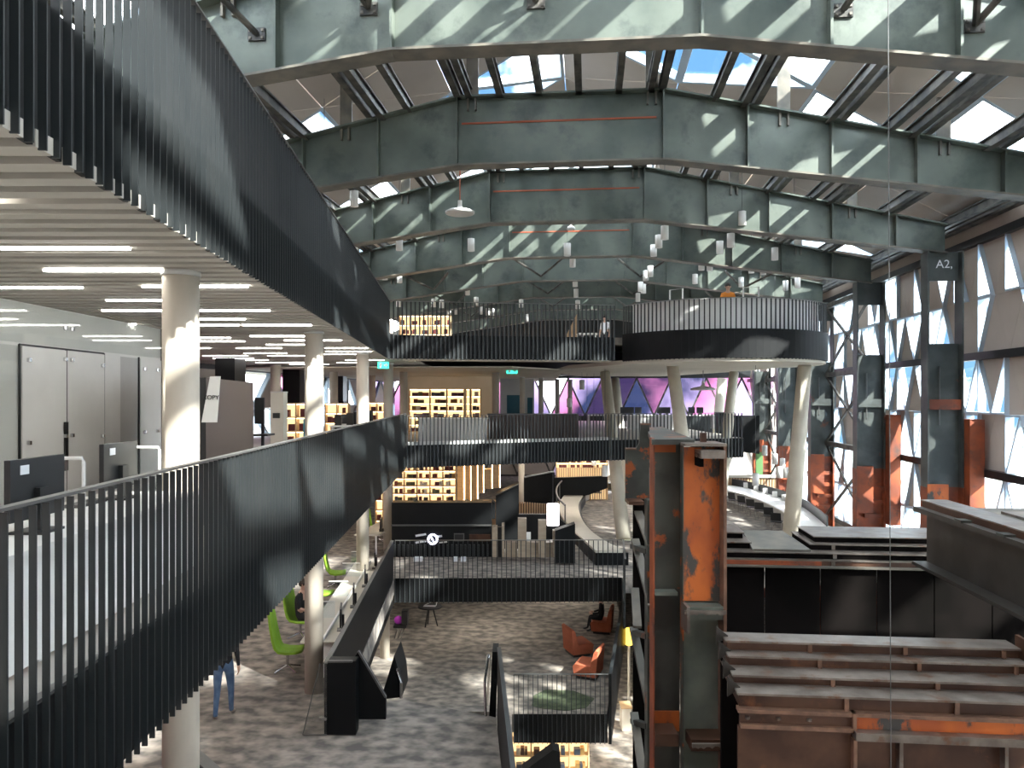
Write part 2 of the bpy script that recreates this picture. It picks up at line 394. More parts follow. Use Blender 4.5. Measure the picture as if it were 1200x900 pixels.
def bracing(label, y0, y1, x, zs):
    g = thing('cross_brace', label, 'brace', (x, (y0+y1)/2, EYE+zs[0]), 'cross braces between the hall columns')
    for z0, z1 in zip(zs, zs[1:]):
        for a, b in ((z0, z1), (z1, z0)):
            MB().bar((x, y0, EYE+a), (x, y1, EYE+b), .07, .10).build('brace_rod', PURL, g)
        MB().box(x-.1, x+.1, y0+.25, y1-.25, EYE+z1-.1, EYE+z1+.1).build('strut', PURL, g)
bracing('thin black cross braces between the second and third columns from the right', 30, 36, 10.45, [-5.2, -2.0, 1.0, 4.0])
bracing('thin black cross braces farther back behind the round balcony', 42, 48, 10.45, [-5.2, -2.0, 1.0, 4.0])

# left, back and front walls
for a, b in ((-9, 3), (3, 15), (15, 27)):
    wall_bay(a, b, 4, -14.5, 'wall_left', -1, WALLP, [0,0,.2,.3,.3,.4,.3,.2,0], joined=True, gm=PINKG)
wall_bay(27, 57, 8, -14.5, 'wall_left', -1, WALLP, [0,0,.2,.3,.6,.6,.1,.1,0], joined=False, gm=[PINKG, LILACG, GLASS])
back = struct('wall_back', (0, 57, 0))
def backrow(z0, z1, nb, x0, x1, gp):
    bw = (x1-x0)/nb
    for k in range(nb):
        a = x0+k*bw
        for t in ([(a,z0),(a+bw,z0),(a+bw/2,z1)], [(a+bw/2,z1),(a+bw*1.5,z1),(a+bw,z0)]):
            p = [Vector((xx, 57, EYE+zz)) for xx, zz in t]
            if rw.random() < gp: MB().prism(p, (0,.03,0)).build('pane', rw.choice([PINKG, LILACG, LILACG, PINKG, GLASS]), back)
            else: MB().prism(p, (0,.12,0)).build('panel', WALLP, back)
        MB().bar((a, 56.93, EYE+z0), (a+bw/2, 56.93, EYE+z1), .12, .10, (0,1,0)).build('mullion', PURL, back)
        MB().bar((a+bw, 56.93, EYE+z0), (a+bw/2, 56.93, EYE+z1), .12, .10, (0,1,0)).build('mullion', PURL, back)
backrow(-1.3, 1.4, 11, -15, 12, .92); backrow(-5.6, -2.6, 11, -15, 12, .12); backrow(2.05, 3.9, 11, -15, 12, .6)
mb = MB()
for z0, z1 in ((-12.2, -5.6), (-2.6, -1.3), (1.4, 2.05)): mb.box(-15, 12, 56.9, 57.2, EYE+z0, EYE+z1)
mb.prism([(-15, 57, EYE+3.9), (12, 57, EYE+3.9), (12, 57, EYE+5.3), (HC, 57, EYE+9.1), (-15, 57, EYE+4.7)], (0,.2,0))
mb.build('panel', DARK, back)
smesh('wall_front', MB().prism([(-15, -9, EYE-12.2), (12, -9, EYE-12.2), (12, -9, EYE+5.3), (HC, -9, EYE+9.1), (-15, -9, EYE+4.7)], (0,-.2,0)), WALLP)
smesh('floor', MB().box(-15, 12, -9, 57, EYE+LB-.2, EYE+LB), CARPETF)
smesh('ground', MB().box(-140, 160, -120, 200, EYE+LB-.6, EYE+LB-.25), mat('pale_paving', (.22, .22, .21), .9, 0, (.12, .13, .10), .25))

# ------------------------------------------------------------------ storey slabs
UP = [(-2.54-.075*(d-6.2), d) for d in (1.8, 25.5)]                 # edge of the top storey (X, d)
LO = [(-2.57-.0506*(d-5.25), d) for d in (2.2, 27.2)]               # edge of the photographer's storey
def slab(name, pts, z, th, m):
    P = [C(x, d, z-th) for x, d in pts]
    return smesh(name, MB().prism(P, (0,0,th)), m)
drumC, drumR = (7.26, 28.08), 3.7
def drum_arc(r, a0, a1, n): return [(drumC[0]+r*math.cos(a0+(a1-a0)*i/n), drumC[1]+r*math.sin(a0+(a1-a0)*i/n)) for i in range(n+1)]
EDGE3 = [(-3.99, 25.5), (3.50, 26.7)]
DR = drum_arc(drumR, math.radians(201), math.radians(398), 40)
inn = lambda L, dx: [(x-dx, d) for x, d in L]
slab('floor', [(-13, 1.8)]+inn(UP, .12)+[(-3.99, 25.62), (3.50, 26.82)]+drum_arc(drumR-.1, math.radians(201), math.radians(398), 40)+[(9.5, 36), (9, 56), (-13, 56)], L3, .25, CARPETF)
slab('floor', [(-13, 2.2)]+inn(LO, .12)+[(3.81, 30.6), (9.46, 32.1), (9, 56), (-13, 56)], L2, .45, mat('pale_floor', (.42, .39, .35), .6, 0, (.38, .35, .31), 1.0))
P1 = [(-3.05, 13.04), (-3.65, 24.2)]
slab('floor', [(-13, 2), (.05, 2), (0, 9.4), (-.28, 13.75), (-2.02, 14.55), (-3.1, 14.3), (-3.65, 24.35), (3.46, 24.45), (12.9, 26.0), (16.4, 56), (-13, 56)], L1, .5, CARPET)
slab('floor', [(-13, 15.5), (0, 15.5), (0, 21.35), (2.58, 21.35), (4.2, 30), (6, 55.5), (-13, 55.5)], LM, .5, CARPETF)

# soffit of the top storey: white-beige baffles under a darker board
sof = struct('ceiling', C(-7, 20, SOF))
MB().prism([C(x, d, SOF+.22) for x, d in [(-13, 1.8)]+inn(UP, .15)+[(-3.99, 25.7), (-3.99, 56), (-13, 56)]], (0,0,.04)).build('ceiling_board', SOFFIT2, sof)
d = 2.2
while d < 50:
    xe = -2.54-.075*(d-6.2)-.02 if d < 25.4 else -3.4
    wd = .155
    a = [C(-12.6, d, SOF), C(xe, d, SOF), C(xe, d+wd, SOF), C(-12.6, d+wd, SOF)]
    MB().hexa(a+[p+Vector((0,0,.09)) for p in a]).build('slat', SOFFIT, sof)
    d += .29 if d < 26 else .58
MB().prism([C(x, dd, SOF-.02) for x, dd in [(-3.6, 25.75), (3.4, 26.9), (3.4, 27.7), (-3.6, 26.6)]], (0,0,.05)).build('ceiling_edge', CREAM, sof)
MB().prism([C(x, dd, 1.15) for x, dd in [(-13, 30.5), (0, 30), (2.2, 33), (3, 56), (-13, 56)]], (0,0,.05)).build('ceiling_board', CREAM, sof)
MB().prism([C(x, dd, 1.55) for x, dd in [(-4, 26.5), (9, 27.7), (9, 56), (-4, 56)]], (0,0,.05)).build('ceiling_recess', DARKER, sof)
# round cream soffit beneath the balcony drum
MB().prism([C(x, dd, 1.14) for x, dd in drum_arc(3.68, math.radians(201), math.radians(398), 40)+[(10, 34), (8, 42), (3.5, 42), (1.9, 36), (2.2, 31)]], (0,0,.14)).build('drum_soffit', CREAM, sof)
slights = [(0,152,291),(52,192,317),(0,96,337),(167,290,336),(125,192,352),(233,316,364),(120,192,364),(0,40,366),(6,80,373),(86,159,380),(233,287,374),
  (233,280,381),(284,365,381),(233,270,396),(293,360,394),(233,287,400),(333,400,399),(312,362,404),(233,246,408),(277,330,408),(381,431,408),(382,435,412),(286,336,414),
  (238,290,417),(380,421,415),(250,297,420),(314,362,417),(270,314,422),(300,356,425),(395,420,425),(340,385,427),(405,450,422),(410,440,430),(290,316,432)]
lg = 'linear ceiling lights under the top storey'
NTH = ['first','second','third','fourth','fifth','sixth','seventh','eighth','ninth','tenth','eleventh','twelfth','thirteenth','fourteenth','fifteenth','sixteenth','seventeenth','eighteenth','nineteenth','twentieth']
side_n = {}
for u0, u1, v in sorted(slights, key=lambda q: q[2]):
    sd_ = 'left of the nearest round column' if u0 < 200 else 'between the nearest and second round columns' if u0 < 340 else 'beyond the second round column'
    k = side_n[sd_] = side_n.get(sd_, -1)+1
    a, b = Pz(u0, v, SOF-.01), Pz(u1, v, SOF-.01)
    o = MB().bar(a, b, .045, .02).build('strip_light', LEDW)
    tag(o, NTH[k]+' slim white ceiling light from the camera, '+sd_, 'light', lg)
for x, dd in ((-5.6, 2.7), (-4.2, 3.3), (-5.4, 4.3), (-4.0, 5.0), (-5.8, 5.6)):  # unseen strips added to brighten the glass wall
    o = MB().bar(C(x-.7, dd, SOF-.01), C(x+.7, dd, SOF-.01), .045, .02).build('strip_light', LEDW)
    tag(o, 'unseen light strip added outside the left edge of the photo', 'light', 'unseen strips added left of the photo')
for z, spots in ((-2.44, [(-2, 33), (1, 36), (4, 35), (7, 38), (3, 42), (7, 45), (-6, 12), (-7, 17), (-6, 22), (-7, 28)]), (L1-.52, [(-1, 29), (2, 34), (-5, 20), (-6, 27)]), (LM-.52, [(1.5, 25.5), (2.5, 29), (-1.5, 26), (0, 30), (-2.5, 30), (1, 33)])):
    for x, dd in spots:  # strips added under the slabs as fill for the storeys below
        o = MB().bar(C(x-.8, dd, z), C(x+.8, dd, z), .14, .05).build('strip_light', LEDB)
        tag(o, 'added fill strip on the underside of a lower storey slab', 'light', 'added fill strips below the slabs')
smesh('ceiling', MB().prism([C(x, dd, -2.42) for x, dd in [(-13, 2.2)]+inn(LO, .2)+[(3.8, 30.8), (9.4, 32.3), (9, 56), (-13, 56)]], (0,0,.06)), SOFFIT)

# ------------------------------------------------------------------ balustrades
def balustrade(label, pts, zb, zf, zt, sp=.13, blade=.045, th=.012, side=1, group='charcoal picket balustrades', fas=DARKER, edge=None):
    W = [C(x, dd, 0) for x, dd in pts]
    g = thing('balustrade', label, 'railing', (W[0].x, W[0].y, EYE+zb), group)
    me = MB().box(-th/2, th/2, -blade/2, blade/2, 0, zt-zb-.02).mesh('picket', DARK)
    acc = 0
    cnt = 0
    for a, b in zip(W, W[1:]):
        L = (b-a).length; t = (b-a).normalized(); ang = math.atan2(t.y, t.x)
        s = acc
        while s < L and cnt < 300:
            p = a+t*s; inst('picket', me, g, (p.x-W[0].x, p.y-W[0].y, 0), ang); s += sp; cnt += 1
        acc = s-L
    mb = MB()
    for a, b in zip(W, W[1:]): mb.bar(Vector((a.x,a.y,EYE+zt)), Vector((b.x,b.y,EYE+zt)), .06, .018)
    mb.build('handrail', RAILTOP, g)
    off = []
    for i, p in enumerate(W):
        t = (W[min(i+1,len(W)-1)]-W[max(i-1,0)]).normalized(); off.append(p+Vector((t.y,-t.x,0))*(blade*.5+.012)*side)
    MB().strip(off, EYE+zb+.02, EYE+zf, .03, side).build('fascia', fas, g)
    if edge: MB().strip(off, EYE+zf, EYE+zf+.12, .03, side).build('floor_edge', edge, g)
    return g
balustrade('long dark picket balustrade sweeping along the top storey, upper left', UP, 1.25, L3, 3.15, .128, .044, .012, -1)
balustrade('long dark picket balustrade along the storey with monitors, lower left', LO, -2.45, L2, -.545, .128, .038, .012, -1)
balustrade('straight picket balustrade across the far edge of the top storey', EDGE3, 1.25, L3, 3.15, .14, .03, .05, -1)
balustrade('curved picket balustrade round the balcony drum', drum_arc(drumR, math.radians(201), math.radians(398), 56), 1.22, L3+.1, 3.12, .16, .03, .038, 1)
balustrade('picket balustrade across the far bridge, before the glowing shelves', [(-3.62, 27.1), (3.81, 30.5)], -2.45, L2, -.62, .14, .03, .034, -1, edge=GREYW)
balustrade('picket balustrade right of the far bridge, behind leaning cream columns', [(3.85, 30.5), (9.46, 32.0)], -2.45, L2, -.62, .15, .03, .045, -1)
balustrade('picket balustrade along the carpeted bridge above the lounge', [(-3.62, 24.3), (3.42, 24.4)], -6.36, L1, -4.42, .15, .02, .026, -1)
balustrade('short picket return of the carpeted bridge beside the rusty column', [(3.46, 24.4), (3.1, 21.5)], -6.36, L1, -4.42, .15, .02, .03, 1)
balustrade('picket balustrade on the lounge balcony above the lowest shelves', [(.05, 21.3), (2.6, 21.3)], LM-.8, LM, LM+1.1, .13, .02, .02, -1)
# white inner guard of the drum
g = thing('drum_guard', 'white curved guard panel inside the balcony drum balustrade', 'panel', C(*drumC, L3))
MB().strip([C(x, dd) for x, dd in drum_arc(drumR-.25, math.radians(205), math.radians(330), 36)], EYE+L3, EYE+L3+1.05, .04, 1).build('guard_panel', WHITE, g)
MB().strip([C(x, dd) for x, dd in drum_arc(drumR-.22, math.radians(205), math.radians(330), 36)], EYE+L3+1.05, EYE+L3+1.09, .1, 1).build('cap', GREYW, g)

def parapet(label, pts, zb, zt, th=.07, side=-1, cat='parapet', capm=RAILTOP, m=DARKER):
    W = [C(x, dd) for x, dd in pts]
    g = thing('parapet', label, cat, (W[0].x, W[0].y, EYE+zb), 'solid black parapets')
    MB().strip(W, EYE+zb, EYE+zt, th, side).build('parapet_panel', m, g)
    MB().strip(W, EYE+zt, EYE+zt+.02, th+.015, side).build('capping', capm, g)
    return g
g = parapet('long black parapet running from the desk row to the carpeted bridge', P1, -6.36, -4.42)
# return and sloping stair guard at its near end
def poly_panel(parent, name, pts, m, th=.08):
    P = [Pd(*p) for p in pts]; nrm = C(0, 1)-C(0, 0); nrm.z = 0
    return MB().prism(P, nrm*th).build(name, m, parent)
poly_panel(g, 'end_panel', [(384,861,13.0), (417,861,13.0), (417,775,13.0), (384,775,13.0)], DARKER, .25)
MB().bar(Pd(384, 775, 12.98), Pd(413, 775, 12.98), .05, .03).build('capping', RAILTOP, g)
g = thing('stair_guard', 'black sloping stair guard at the near end of the long parapet', 'stair guard', Pd(415, 843, 13.3))
poly_panel(g, 'guard_panel', [(412,775,13.25), (420,763,13.25), (452,817,13.25), (452,843,13.25), (412,843,13.25)], DARKER, .1)
MB().bar(Pd(420, 763, 13.22), Pd(452, 817, 13.22), .05, .03).build('capping', RAILTOP, g)
g = thing('stair_guard', 'black stair guard rising behind the sloping one, bright rail at its right', 'stair guard', Pd(455, 816, 15.0))
poly_panel(g, 'guard_panel', [(446,820,15.0), (462,768,15.0), (469,793,15.0), (471,817,15.0)], DARKER, .9)
MB().tube([Pd(466, 783, 14.95), Pd(470, 800, 14.9), Pd(470, 818, 14.9)], .03, 8).build('handrail', CHROME, g)
g = parapet('black parapet along the near carpet edge, above the lowest shelves', [(0.02, 8.6), (-.26, 13.85)], -6.4, -4.42, .05, 1, capm=DARK)
g = thing('stair_guard', 'black stair guard with chrome handrail at the right of the stair head', 'stair guard', Pd(572, 842, 13.9))
poly_panel(g, 'guard_panel', [(573,842,13.9), (581,842,13.9), (584,764,13.9), (577,764,13.9)], DARKER, .5)
MB().tube([Pd(569, 842, 13.8), Pd(568, 800, 14.0), Pd(572, 768, 14.4), Pd(574, 768, 14.8)], .025, 8).build('handrail', CHROME, g)
MB().tube([Pd(574, 768, 14.8), C(-.6, 18.5, LM+1.0)], .025, 8).build('handrail', CHROME, g)
g = parapet('black parapet on the right of the lounge with orange chairs', [(2.62, 21.3), (4.22, 30)], LM-.8, LM+1.1, .08, 1, capm=DARK)
g = parapet('black parapet corner at the bottom edge below the lower left balustrade', [(-3.55, 8.9), (-2.5, 7.75)], L1-.5, -4.0, .12, 1)
g = thing('stair_guard', 'black wedge shaped stair guard deep below, before the lowest bookcase', 'stair guard', Pd(640, 1074, 18))
poly_panel(g, 'guard_panel', [(600,1070,18),(612,905,18),(648,879,18),(656,881,18),(668,1070,18)], DARKER, .4)
# stairs down to the lounge
g = thing('staircase', 'carpeted stair going down from the near carpet to the lounge', 'stairs', C(-1.2, 14.5, LM))
for k in range(16):
    z1 = L1-.18*(k+1); dd = 14.5+.28*k
    MB().prism([C(-2.0, dd, z1-.18), C(-.35, dd, z1-.18), C(-.35, dd+.29, z1-.18), C(-2.0, dd+.29, z1-.18)], (0,0,.16)).build('step', CARPETF, g)

# ------------------------------------------------------------------ round concrete columns on the left
def rcol(label, X, dd, zb, zt, r=.175, m=CONC, group='round concrete columns under the top storey'):
    p = C(X, dd, zb)
    g = thing('concrete_column', label, 'column', p, group)
    MB().lathe([(r, 0), (r, zt-zb)], p, 28).build('shaft', m, g, smooth=True)
    MB().lathe([(r+.012, zt-zb-.05), (r+.012, zt-zb)], p, 28).build('collar', GREYW, g, smooth=True)
rcol('nearest round concrete column, by the white glass wall and the monitors', Xu(212, 7.85), 7.85, L1, SOF)
rcol('second round concrete column along the lower left balustrade', Xu(368, 14.97), 14.97, L1, SOF)
rcol('third round concrete column along the lower left balustrade', Xu(425, 22.1), 22.1, L1, SOF)
rcol('fourth round concrete column, at the corner with the far bridge', Xu(455, 28.6), 28.6, L1, SOF)
rcol('fifth round concrete column, seen over the left end of the far bridge', Xu(473, 35), 35, L1, SOF)
rcol('slim round column behind the copy booth, beside the beige kiosk', Xu(323, 30), 30, L2, SOF, .19)
rcol('round column of the back row, between two glowing bookcases', Xu(391, 35), 35, L2, SOF, .19)
rcol('round column of the back row, third from the left', Xu(436, 41), 41, L2, SOF, .19)
rcol('round column at the right end of the far glowing bookcases', Xu(581, 36), 36, L2, 1.15, .17)
rcol('round column at the lit shelf wall, left half of the far storey', Xu(507, 43), 43, L2, 1.15, .2)
for i, u in enumerate((612, 634, 653, 668)):
    rcol(['first','second','third','fourth'][i]+' of the thin pale columns before the lilac windows', Xu(u, 44+i*2), 44+i*2, L2, 1.15, .15)
rcol('round column rising from the lounge beneath the long parapet', Xu(451, 26), 26, LM, L1-.5, .16)
rcol('round column beside the dark slatted bridge under the far bridge', Xu(611, 38), 38, L1, -2.45, .15)

# leaning cream columns under the drum
def lean(label, a, b, r0, r1):
    g = thing('leaning_column', label, 'column', b, 'leaning cream columns under the drum')
    MB().tube([b, a], r1, 24, r0).build('shaft', CONC2, g, smooth=True)
    MB().lathe([(r1*1.15, 0), (r1*1.15, .03)], b, 24).build('base_ring', CONC2, g)
lean('leaning cream column left of the rusty stanchions, leaning left', Pd(709, 437, 34), Pd(731, 466+5.6*920/31, 31), .22, .29)
lean('leaning cream column rising behind the rusty stanchions', Pd(788, 427, 28.5), Pd(818, 466+5.6*920/28, 28), .22, .28)
lean('leaning cream column right of the rusty stanchions, thin and leaning right', Pd(860, 437, 34), Pd(838, 466+5.6*920/31, 31), .20, .28)
lean('leaning cream column at the right, before the rust red hall columns', Pd(943, 428, 27.5), Pd(925, 466+5.6*920/28.5, 28.5), .23, .30)
lean('leaning cream column farther back, left of the drum centre', Pd(721, 444, 44), Pd(734, 466+5.6*920/42, 42), .24, .3)
lean('leaning cream column farther back, right of the drum centre', Pd(846, 444, 42), Pd(832, 466+5.6*920/41, 41), .24, .3)

# ------------------------------------------------------------------ rusty steel in the foreground: two stanchions
def wall_px(parent, name, u0, u1, v0, v1, d, m, th=.03):
    a = [Pd(u0, v1, d), Pd(u1, v1, d), Pd(u1, v0, d), Pd(u0, v0, d)]
    return MB().prism(a, C(0, th)-C(0, 0)).build(name, m, parent)
def cbox(parent, name, X0, X1, d0, d1, z0, z1, m):
    q = [C(X0, d0, z0), C(X1, d0, z0), C(X1, d1, z0), C(X0, d1, z0)]
    return MB().hexa(q+[p+Vector((0,0,z1-z0)) for p in q]).build(name, m, parent)
def zv(v, d): return (HV-v)/FPX*d
FOOT = LB
g = thing('rusty_stanchion', 'cut steel stanchion with bright orange upper plate, right of the dark one', 'column', C(1.93, 8, FOOT), 'rusty stanchions in the foreground')
cbox(g, 'upper_web', 1.74, 2.13, 8.0, 8.03, zv(704, 8), zv(524, 8), ORANGE)
cbox(g, 'lower_web', 1.74, 2.13, 8.06, 8.10, FOOT, zv(704, 8), GRNRUST)
cbox(g, 'flange', 2.115, 2.145, 7.84, 8.20, FOOT, zv(522, 8), EDGE)
cbox(g, 'flange', 1.735, 1.748, 7.985, 8.10, FOOT, zv(520, 8), DKRUST)
cbox(g, 'cap_plate', 1.73, 2.15, 7.84, 8.35, zv(522, 8), zv(519, 8), STEELTOP)
cbox(g, 'cap_angle', 1.86, 2.10, 7.72, 8.02, zv(535, 8), zv(526, 8), STEELTOP)
cbox(g, 'cap_angle_web', 1.86, 1.90, 7.78, 8.02, zv(545, 8), zv(530, 8), BLACKST)
cbox(g, 'stub', 1.96, 2.02, 8.15, 8.2, zv(519, 8), zv(508, 8), BROWN)
def torn(parent, name, X0, X1, d0, z, m, n=14, seed=1, h=.05):
    r = random.Random(seed); w = (X1-X0)/n
    pts = [C(X0, d0, z), C(X1, d0, z)]+[C(X1-w*i, d0, z-h*(.45+.55*r.random())) for i in range(n+1)]
    return MB().prism(pts, C(0, .03)-C(0, 0)).build(name, m, parent)
cbox(g, 'bracket', 1.76, 2.12, 7.86, 8.06, zv(722, 8), zv(707, 8), GRNRUST); torn(g, 'bracket_edge', 1.72, 2.13, 7.80, zv(716, 7.8), STEELTOP)
cbox(g, 'bracket_leg', 1.735, 1.765, 7.78, 8.06, zv(736, 8), zv(705, 8), STEELTOP)
cbox(g, 'bracket', 1.78, 2.14, 7.80, 8.06, zv(870, 8), zv(857, 8), BROWN); torn(g, 'bracket_edge', 1.77, 2.16, 7.70, zv(872, 7.7), STEELTOP, seed=3)
for i in range(3):
    p = C(1.84+.11*i, 7.86, zv(714, 8)); MB().lathe([(.0, -.018), (.022, -.012), (.022, .012), (.0, .018)], p, 10).build('rivet', DKRUST, g)
g = thing('rusty_stanchion', 'dark grey steel stanchion patched with orange, left of the bright orange one', 'column', C(1.62, 8.3, FOOT), 'rusty stanchions in the foreground')
cbox(g, 'upper_web', 1.487, 1.80, 8.3, 8.33, zv(690, 8.3), zv(517, 8.3), DKRUST)
cbox(g, 'top_band', 1.487, 1.73, 8.292, 8.30, zv(530, 8.3), zv(519, 8.3), ORANGE)
cbox(g, 'lower_web', 1.487, 1.80, 8.42, 8.45, FOOT, zv(690, 8.3), mat('dull_dark_steel', (.03,.028,.024), .45, .3, (.05,.048,.042), 2.0, .1))
cbox(g, 'rust_band', 1.50, 1.79, 8.405, 8.42, zv(862, 8.3), zv(838, 8.3), ORANGE)
cbox(g, 'flange', 1.472, 1.486, 8.18, 8.40, FOOT, zv(513, 8.3), RUSTRED)
cbox(g, 'stiffener', 1.49, 1.72, 8.15, 8.4, zv(694, 8.3), zv(690, 8.3), GRNRUST)
cbox(g, 'stiffener', 1.49, 1.72, 8.12, 8.4, zv(866, 8.3), zv(852, 8.3), BROWN)
P = [Pz(764, 515, -.43), Pz(814, 515, -.43), Pz(776, 500, -.43), Pz(757, 501, -.43)]
MB().prism(P, (0,0,-.055)).build('top_plate', DKRUST, g)
g = thing('rusty_stanchion', 'stepped dark plate column with lattice bars, behind the stanchions at their left', 'column', C(1.6, 10, FOOT), 'rusty stanchions in the foreground')
pts = [Pd(u, v, 10) for u, v in ((733,585),(761,585),(761,497),(751,497),(749,520),(745,526),(733,527))]
MB().prism(pts, C(0, .04)-C(0, 0)).build('stepped_plate', DKRUST, g)
for a, b in (((733,526),(745,526)), ((751,497),(762,497))): MB().bar(Pd(*a, 9.99), Pd(*b, 9.99), .12, .02).build('edge_plate', EDGE, g)
cbox(g, 'rear_web', Xu(742, 10), Xu(763, 10), 10.0, 10.04, FOOT, zv(585, 10), BLACKST)
cbox(g, 'front_post', Xu(757, 9.3), Xu(763, 9.3), 9.2, 9.4, FOOT, zv(585, 9.3), DKRUST)
cbox(g, 'tie_plate', Xu(733, 10), Xu(750, 10), 9.7, 10.05, zv(588, 10), zv(584, 10), BROWN)
for (a, b) in (((744,632),(764,710)), ((742,735),(766,852)), ((744,690),(747,735)), ((743,835),(756,930)), ((748,600),(763,640))):
    MB().bar(Pd(*a, 9.9), Pd(*b, 9.2), .10, .035).build('lattice_bar', GIRE, g)
for v in (640, 740, 845): MB().bar(Pd(742, v, 9.95), Pd(760, v+6, 9.3), .08, .06).build('tie_bar', DKRUST, g)

# ---------------- crane girders lying across the hall
def W(x, y, zr): return Vector((x, y, EYE+zr))
def wbox(parent, name, x0, x1, y0, y1, z0, z1, m): return MB().box(x0, x1, y0, y1, EYE+z0, EYE+z1).build(name, m, parent)
g = thing('crane_girder', 'near brown plate girder with stepped worn flanges, bottom right', 'girder', W(3.3, 7.1, -6.5), 'cut crane girders')
XL = 1.24
YS = [6.745, 6.962, 7.19, 7.335, 7.49]; ZS = [-2.48, -2.403, -2.312, -2.22]
for i in range(4):
    xe = 5.6 if i < 2 else 3.80
    zb = ZS[i-1] if i else -2.60
    wbox(g, 'riser', XL+.02, xe, YS[i]+.035, 7.6, zb, ZS[i]-.018, BROWN)
    wbox(g, 'tread', XL, xe, YS[i], 7.6, ZS[i]-.018, ZS[i], STEELTOP)
    for u in (955+6*(3-i), 1066+8*(3-i), 1190-4*i):
        x = Xu(u, 6.9)*CA-6.9*SA
        if x < xe-.1: wbox(g, 'splice', x, x+.035, YS[i]+.004, YS[i]+.02, zb, ZS[i]-.018, EDGE)
wbox(g, 'lip', XL, 5.6, 6.70, 6.80, -2.63, -2.60, EDGE)
wbox(g, 'bolted_strip', XL+.02, 2.17, 6.73, 6.78, -2.72, -2.63, BROWN)
wbox(g, 'lip', XL+.02, 2.17, 6.69, 6.78, -2.755, -2.72, EDGE)
wbox(g, 'orange_strip', 2.19, 5.6, 6.73, 6.78, -2.735, -2.63, ORANGE)
wbox(g, 'lip', 2.17, 5.6, 6.64, 6.78, -2.80, -2.735, STEELTOP)
wbox(g, 'strip_end', 2.16, 2.19, 6.69, 6.78, -2.755, -2.60, EDGE)
xs = [XL, 2.17, 2.53, 3.34, 4.4, 5.6]
for a, b in zip(xs, xs[1:]): wbox(g, 'web_panel', a+.006, b-.006, 6.74, 6.78, -6.5, -2.755, BROWN)
for x, m in ((2.17, EDGE), (2.53, STEELTOP), (3.34, STEELTOP), (4.4, STEELTOP)): wbox(g, 'web_stiffener', x-.014, x+.014, 6.66, 6.75, -6.5, -2.80, m)
for i in range(3): MB().lathe([(0, -.016), (.02, -.01), (.02, .01), (0, .016)], W(1.32+.25*i, 6.725, -2.675), 10).build('bolt', STEELTOP, g)
wbox(g, 'back_web', XL, 5.6, 7.55, 7.6, -6.5, -2.3, BLACKST)
for i in range(4):
    y = YS[i]+.12; MB().prism([W(XL-.06, y, ZS[i]-.08), W(XL+.05, y, ZS[i]+.005), W(XL-.06, y, ZS[i]+.09)], (0,.02,0)).build('gusset', BEAMST, g)
g = thing('grating_scrap', 'torn ribbed steel scrap at the right end of the near brown girder', 'scrap', W(4.2, 7.05, -2.40), None)
for k in range(5):
    MB().bar(W(3.86+.16*k, 6.98, -2.27-.02*(k % 2)), W(4.02+.16*k, 7.40, -2.13), .03, .04).build('rib', STEELTOP, g)
    MB().bar(W(3.84, 7.02+.08*k, -2.25+.02*k), W(4.75, 7.0+.08*k, -2.27+.02*k), .02, .03).build('rib', EDGE, g)
wbox(g, 'side_plate', 3.83, 3.86, 6.9, 7.5, -2.40, -2.14, BROWN)
wbox(g, 'base_plate', 3.9, 5.4, 6.98, 7.45, -2.40, -2.36, STEELTOP)
wbox(g, 'front_plate', 3.95, 5.4, 6.98, 7.02, -2.36, -2.25, BROWN)

g = thing('crane_girder', 'far plate girder coloured black for shade, with stepped flanges, behind the near brown one', 'girder', W(4.2, 12.4, -6.5), 'cut crane girders')
YF = [11.93, 12.02, 12.26, 12.42]; ZF = [-2.394, -2.305, -2.215, -2.124]; XF = [1.9, 2.0, 3.35, 3.45]
for i in range(4):
    zb = ZF[i-1] if i else -2.48
    wbox(g, 'riser', XF[i], 6.9, YF[i]+.02, 13.4, zb, ZF[i]-.015, BLACKST if i else BROWN)
    wbox(g, 'tread', XF[i]-.02, 6.9, YF[i], 13.4, ZF[i]-.015, ZF[i], STEELTOP)
wbox(g, 'rust_strip', 1.9, 3.4, 11.91, 11.93, -2.47, -2.41, RUSTRED)
for i in range(3):
    wbox(g, 'splice', 3.55+.05*i, 3.60+.05*i, YF[i], YF[i]+.02, ZF[i]-.08, ZF[i]-.015, STEELTOP)
wbox(g, 'short_step', 1.9, 2.45, 12.3, 13.3, ZF[1], ZF[1]+.085, BLACKST); wbox(g, 'short_tread', 1.9, 2.47, 12.26, 13.3, ZF[1]+.085, ZF[1]+.1, STEELTOP)
wbox(g, 'short_step', 1.9, 2.40, 12.6, 13.2, ZF[1]+.1, ZF[1]+.18, BLACKST); wbox(g, 'short_tread', 1.9, 2.42, 12.56, 13.2, ZF[1]+.18, ZF[1]+.20, STEELTOP)
MB().prism([W(2.45, 12.1, ZF[1]+.003), W(3.3, 12.1, ZF[1]+.003), W(3.15, 13.2, ZF[1]+.10), W(2.5, 13.2, ZF[1]+.10)], (0,0,.03)).build('torn_plate', GIRE, g)
xs = [1.9, 2.6, 3.4, 4.2, 5.0, 5.8, 6.9]
for a, b in zip(xs, xs[1:]): wbox(g, 'web_panel', a+.008, b-.008, 11.96, 12.0, -6.5, -2.48, BLACKST)
wbox(g, 'bottom_plate', 1.3, 6.9, 7.62, 11.95, -5.0, -4.95, BLACKST)
wbox(g, 'lip', 1.9, 6.9, 11.86, 12.0, -2.50, -2.475, GIRE)

